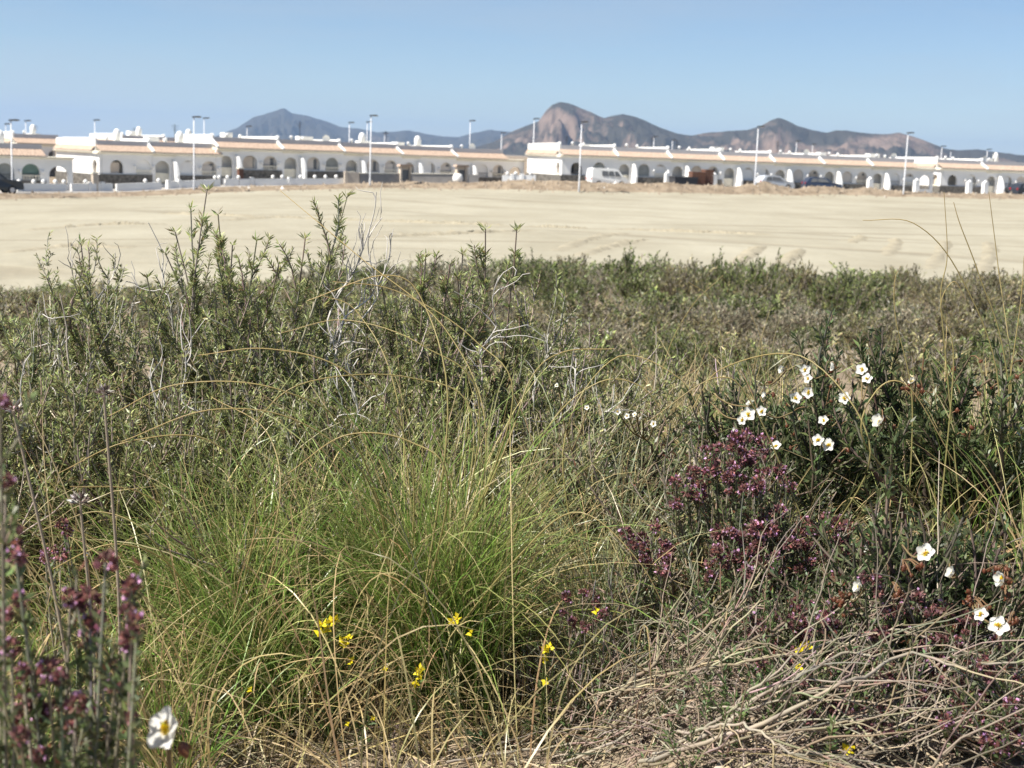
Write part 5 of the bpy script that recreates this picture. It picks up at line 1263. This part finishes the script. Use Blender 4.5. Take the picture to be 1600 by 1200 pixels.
# ------------------------------------------------------------------ dead thistles
def thistle(hx, hy, d, bx_, label, hs=34):
    d *= S; hp = P(hx, hy, d); b = P(bx_, 1000, d*1.02); bz = tz(b[0], b[1]); r = empty('dead_thistle', (b[0], b[1], bz)); o0 = np.array([b[0], b[1], bz]); e = hp-o0
    A = Acc(); A.tubes(bez([[0, 0, 0], e*.5+np.array([.012, 0, 0]), e], 14)[None], np.linspace(.0024, .0016, 14)[None], np.array([.3, .25, .19]), 5); A.build('stem', M['wood'], r)
    A = Acc(); n = 70; a = rng.uniform(0, 6.28, n); z = rng.uniform(-.5, 1, n); rr = np.sqrt(1-z*z); dr = np.stack([rr*np.cos(a), rr*np.sin(a), z], -1); s_ = hs/FPX*d*.5
    A.leaves(e+dr*s_*.35, nrm(dr+np.array([0, 0, .3])), rng.uniform(.5, .95, n)*s_, s_*.16, shade(np.array([.16, .12, .1]), n, .45))
    A.leaves(e+dr[:16]*s_*.2, nrm(dr[:16]+np.array([-.4, 0, .2])), s_*1.1, s_*.3, shade(np.array([.5, .46, .42]), 16, .2))
    A.build('seed_head', M['wood'], r)
    return tag(r, label, 'thistle')
thistle(20, 640, 2.2, 130, 'dead thistle head at the left edge, with a bent grey stem')
thistle(162, 615, 2.2, 176, 'dead thistle head on a straight stalk, right of the one at the edge', 28)
thistle(125, 785, 2.15, 135, 'low dead thistle head above the blurred purple thyme', 34)

# ------------------------------------------------------------------ dead branches spread over the lower right
BR = [[(1000, 1190), (1112, 1160), (1232, 1126), (1307, 1096), (1360, 1077), (1424, 1046), (1487, 1057), (1562, 1055), (1640, 1052)],
      [(960, 1085), (1000, 1040), (1030, 1017), (1075, 961), (1131, 912), (1169, 882), (1225, 856), (1262, 822)],
      [(940, 1100), (1000, 1070), (1056, 1051), (1131, 1021), (1195, 991), (1244, 961), (1281, 931), (1337, 916)],
      [(1050, 1175), (1127, 1137), (1169, 1100), (1206, 1077), (1244, 1062), (1300, 1040), (1337, 1042), (1394, 1036)],
      [(900, 1160), (1000, 1119), (1094, 1062), (1180, 1029), (1260, 1030)], [(1200, 985), (1262, 950), (1337, 954), (1375, 972), (1412, 980)],
      [(1060, 1150), (1142, 1160), (1225, 1182), (1300, 1186)], [(1349, 1179), (1360, 1149), (1394, 1130), (1431, 1111)], [(1405, 1215), (1450, 1175), (1499, 1152), (1530, 1160)],
      [(700, 1192), (833, 1170), (917, 1153), (973, 1143), (1060, 1110)], [(850, 1160), (883, 1133), (917, 1100), (967, 1080), (1030, 1067)], [(800, 1170), (870, 1100), (930, 1060), (1010, 1010), (1080, 985)],
      [(880, 1190), (980, 1150), (1080, 1120), (1180, 1120), (1290, 1090)], [(1000, 1200), (1090, 1180), (1190, 1150), (1300, 1140), (1400, 1100)], [(960, 1130), (1020, 1090), (1090, 1030), (1130, 960), (1180, 920)],
      [(1020, 1180), (1100, 1140), (1160, 1085), (1240, 1020), (1330, 990), (1420, 1000)], [(1040, 905), (1090, 870), (1150, 840), (1190, 790)], [(1060, 1010), (1130, 950), (1170, 915), (1240, 905), (1330, 880)]]
p0 = P(950, 1150, ground_hit(950, 1150)); r = empty('dead_shrub', (p0[0], p0[1], tz(p0[0], p0[1]))); o0 = np.array(r.location)
tw = Acc()
for bi, b in enumerate(BR):
    pts = []
    for (x, y) in b:
        pts.append(ground_hits([x], [y], .09 if y < 1100 else .05)[0]-o0)
    c = bez(pts, 34); c[:, 2] = np.maximum(c[:, 2], terrain(c[:, 0]+o0[0], c[:, 1]+o0[1])-o0[2]+.008)
    c += np.cumsum(rng.normal(size=c.shape)*.002, 0)
    A = Acc(); r0 = .003 if bi < 5 else .0022
    A.tubes(c[None], (np.linspace(r0, r0*.35, 34)*rng.uniform(.85, 1.15, 34))[None], shade(np.array([.22, .18, .125]) if bi % 3 else np.array([.3, .26, .2]), 34, .1, .03)[None], 6)
    A.build('branch', M['wood'], r, True)
    nt_ = 12; p, tg = sample(c[None], np.zeros(nt_, int), rng.uniform(.15, .97, nt_))
    g = grow(p, nrm(around(tg, rng.uniform(.3, .8, nt_))+np.array([0, 0, .12])), rng.uniform(.05, .2, nt_), 9, .17, 0)
    g[:, :, 2] = np.maximum(g[:, :, 2], terrain(g[:, :, 0]+o0[0], g[:, :, 1]+o0[1])-o0[2]+.006)
    tw.tubes(g, np.linspace(.0013, .0005, 9)[None], shade(np.array([.26, .215, .155]), nt_, .25)[:, None, :], 4)
n = 380
x = rng.uniform(780, 1560, n); y = np.clip(rng.normal(1090, 70, n), 900, 1215)
keep = (y > np.interp(x, [780, 950, 1050, 1600], [1150, 1020, 900, 960])); x, y = x[keep], y[keep]; n = len(x)
b = ground_hits(x, y, rng.uniform(.005, .05, n))-o0
an = rng.normal(.55, .65, n); dr = np.stack([np.cos(an), np.sin(an)*.9, rng.normal(.4, .3, n)], -1)
g = grow(b, dr, rng.uniform(.1, .34, n), 11, .15, -.05); g[:, :, 2] = np.maximum(g[:, :, 2], terrain(g[:, :, 0]+o0[0], g[:, :, 1]+o0[1])-o0[2]+.004)
tw.tubes(g, np.linspace(.0012, .0004, 11)[None]*rng.uniform(.6, 1.2, (n, 1)), shade(np.array([.25, .21, .16]), n, .3, .04)[:, None, :], 4)
tag(tw.build('twigs', M['wood'], r), kind='stuff')
tag(r, 'dead shrub with long bare grey branches lying over the lower right', 'dead shrub')

# ------------------------------------------------------------------ litter, pebbles and small weeds on the near ground
acc = Acc(); n = 15000
y = rng.uniform(1.3, 4.6, n)**1.0; x = rng.uniform(-.48, .48, n)*(y+.3)
base = np.stack([x, y, terrain(x, y)+rng.uniform(.001, .02, n)], -1)
a = rng.uniform(0, 6.28, n); el = np.abs(rng.normal(0, .16, n)); L = rng.uniform(.02, .16, n)
pl = grow(base, np.stack([np.cos(a)*np.cos(el), np.sin(a)*np.cos(el), np.sin(el)], -1), L, 5, .16, -.06)
pl[:, :, 2] = np.maximum(pl[:, :, 2], terrain(pl[:, :, 0], pl[:, :, 1])+.001)
g = rng.uniform(size=(n, 1)); cc = shade(np.array([.36, .295, .195]), n, .25, .05)*(g < .6)+shade(np.array([.22, .18, .14]), n, .25)*((g >= .6) & (g < .9))+shade(np.array([.45, .38, .27]), n, .15)*(g >= .9)
acc.ribbons(pl, (rng.uniform(.0009, .0026, n))[:, None]*np.array([.8, 1, 1, .9, .4])[None], cc[:, None, :])
tag(acc.build('dry_litter', M['wood']), 'matted dry straw and twigs on the ground between the plants', 'litter', kind='stuff')
acc = Acc()
for _ in range(500):
    yy = rng.uniform(1.4, 3.2); xx = rng.uniform(-.45, .45)*yy; sz = .003+.012*rng.uniform()**3
    v = octa*sz*rng.uniform(.6, 1.3, (5, 3)); v[:4, 2] -= sz*.3; acc.add(v+np.array([xx, yy, tz(xx, yy)]), None, ot, np.array([.4, .33, .26])*rng.uniform(.6, 1.2))
tag(acc.build('pebbles', M['wood']), 'small pale pebbles lying on the bare soil in front', 'pebbles', kind='stuff')
# green thyme seedlings and low shoots between the dead branches
for (gx, gy, gn, lab) in [(1110, 1030, 16, 'low green shoots between the dead branches, left part'), (1180, 1140, 18, 'low green shoots under the dead branches near the bottom'), (1400, 1080, 18, 'low green shoots below the rusty buds'), (1300, 960, 16, 'low green shoots between the purple thyme and the rusty buds'), (980, 1090, 14, 'low green shoots right of the dark hollow')]:
    hp_ = ground_hits([gx], [gy], 0.0)[0]; r_ = empty('low_shoots', hp_); st = Acc(); fo = Acc(); m_ = gn*3
    b0 = np.stack([rng.normal(0, .09, m_), rng.normal(0, .06, m_), np.zeros(m_)], -1); b0[:, 2] = terrain(b0[:, 0]+hp_[0], b0[:, 1]+hp_[1])-hp_[2]
    pl_ = grow(b0, rng.normal(size=(m_, 3))*.35+np.array([0, 0, 1.0]), rng.uniform(.05, .13, m_), 7, .12, .03)
    st.tubes(pl_, np.linspace(.0014, .0006, 7)[None], shade(np.array([.2, .15, .11]), m_, .2)[:, None, :], 4)
    i_ = np.repeat(np.arange(m_), 34); p_, t_ = sample(pl_, i_, rng.uniform(.1, 1, m_*34)); fo.leaves(p_, around(t_, rng.uniform(.5, 1.1, m_*34)), rng.uniform(.007, .014, m_*34), .003, shade(np.array([.13, .19, .07]), m_*34, .25))
    tag(st.build('stems', M['wood'], r_), kind='stuff'); tag(fo.build('foliage', M['leaf'], r_), kind='stuff'); tag(r_, lab, 'plant', 'low green shoots among the dead branches')
# tangled dry fine twigs that fill the lower right and the shade under the tussocks
acc = Acc(); n = 2600
x = np.concatenate([rng.uniform(820, 1620, 1100), rng.uniform(-20, 900, 1500)]); y = np.concatenate([rng.uniform(880, 1210, 1100), rng.uniform(900, 1130, 1500)])
hit = ground_hits(x, y, np.zeros(n)); dg = hit[:, 1]; X_ = hit[:, 0]; base = np.stack([X_, dg, terrain(X_, dg)+rng.uniform(0, .03, n)], -1)
a = rng.uniform(0, 6.28, n); el = np.abs(rng.normal(.1, .3, n)); pl = grow(base, np.stack([np.cos(a)*np.cos(el), np.sin(a)*np.cos(el), np.sin(el)], -1), rng.uniform(.04, .17, n), 6, .2, -.03)
pl[:, :, 2] = np.maximum(pl[:, :, 2], terrain(pl[:, :, 0], pl[:, :, 1])+.003)
acc.tubes(pl, np.linspace(.0011, .0005, 6)[None], shade(np.array([.2, .16, .125]), n, .35, .05)[:, None, :], 3)
tag(acc.build('dry_brush', M['wood']), 'fine tangled dry brush under the thyme and the dead branches', 'brush', kind='stuff')
def weed(px, py, n, size, label):
    d = ground_hit(px, py); p = P(px, py, d); r = empty('small_weed', (p[0], p[1], tz(p[0], p[1])))
    a = rng.uniform(0, 6.28, n); el = rng.uniform(.2, 1.2, n)
    for k in range(n):
        A = Acc(); A.leaves(np.array([[0, 0, .002]]), np.array([[math.cos(a[k])*math.cos(el[k]), math.sin(a[k])*math.cos(el[k]), math.sin(el[k])]]), size*rng.uniform(.6, 1.1), size*.28, shade(np.array([.13, .19, .09]), 1, .15)); A.build('leaf', M['leaf'], r)
    return tag(r, label, 'weed')
weed(485, 1140, 12, .03, 'small pale green weed on the bare ground, left of the tiny yellow flowers')
weed(745, 1165, 14, .035, 'small leafy green weed at the bottom, right of the middle')
weed(565, 1125, 12, .03, 'small green weed beside the tiny yellow flowers on the bare ground')
weed(330, 1125, 8, .02, 'tiny green weed at the foot of the left tussock')

# ------------------------------------------------------------------ air
hz = MB().box(-17000, 17000, -500, 16500, -8, 330)
me = bpy.data.meshes.new('haze'); me.from_pydata(hz.v, [], hz.f); me.update()
m = bpy.data.materials.new('haze_air'); m.use_nodes = True; t = m.node_tree
for n_ in list(t.nodes): t.nodes.remove(n_)
pv = t.nodes.new('ShaderNodeVolumePrincipled'); om = t.nodes.new('ShaderNodeOutputMaterial'); t.links.new(pv.outputs[0], om.inputs['Volume'])
pv.inputs['Color'].default_value = (.38, .57, .88, 1); pv.inputs['Density'].default_value = 7e-5; pv.inputs['Anisotropy'].default_value = .2
me.materials.append(m); ho = link(bpy.data.objects.new('haze', me)); tag(ho, 'thin bluish haze in the air over the plain', 'haze', kind='stuff')
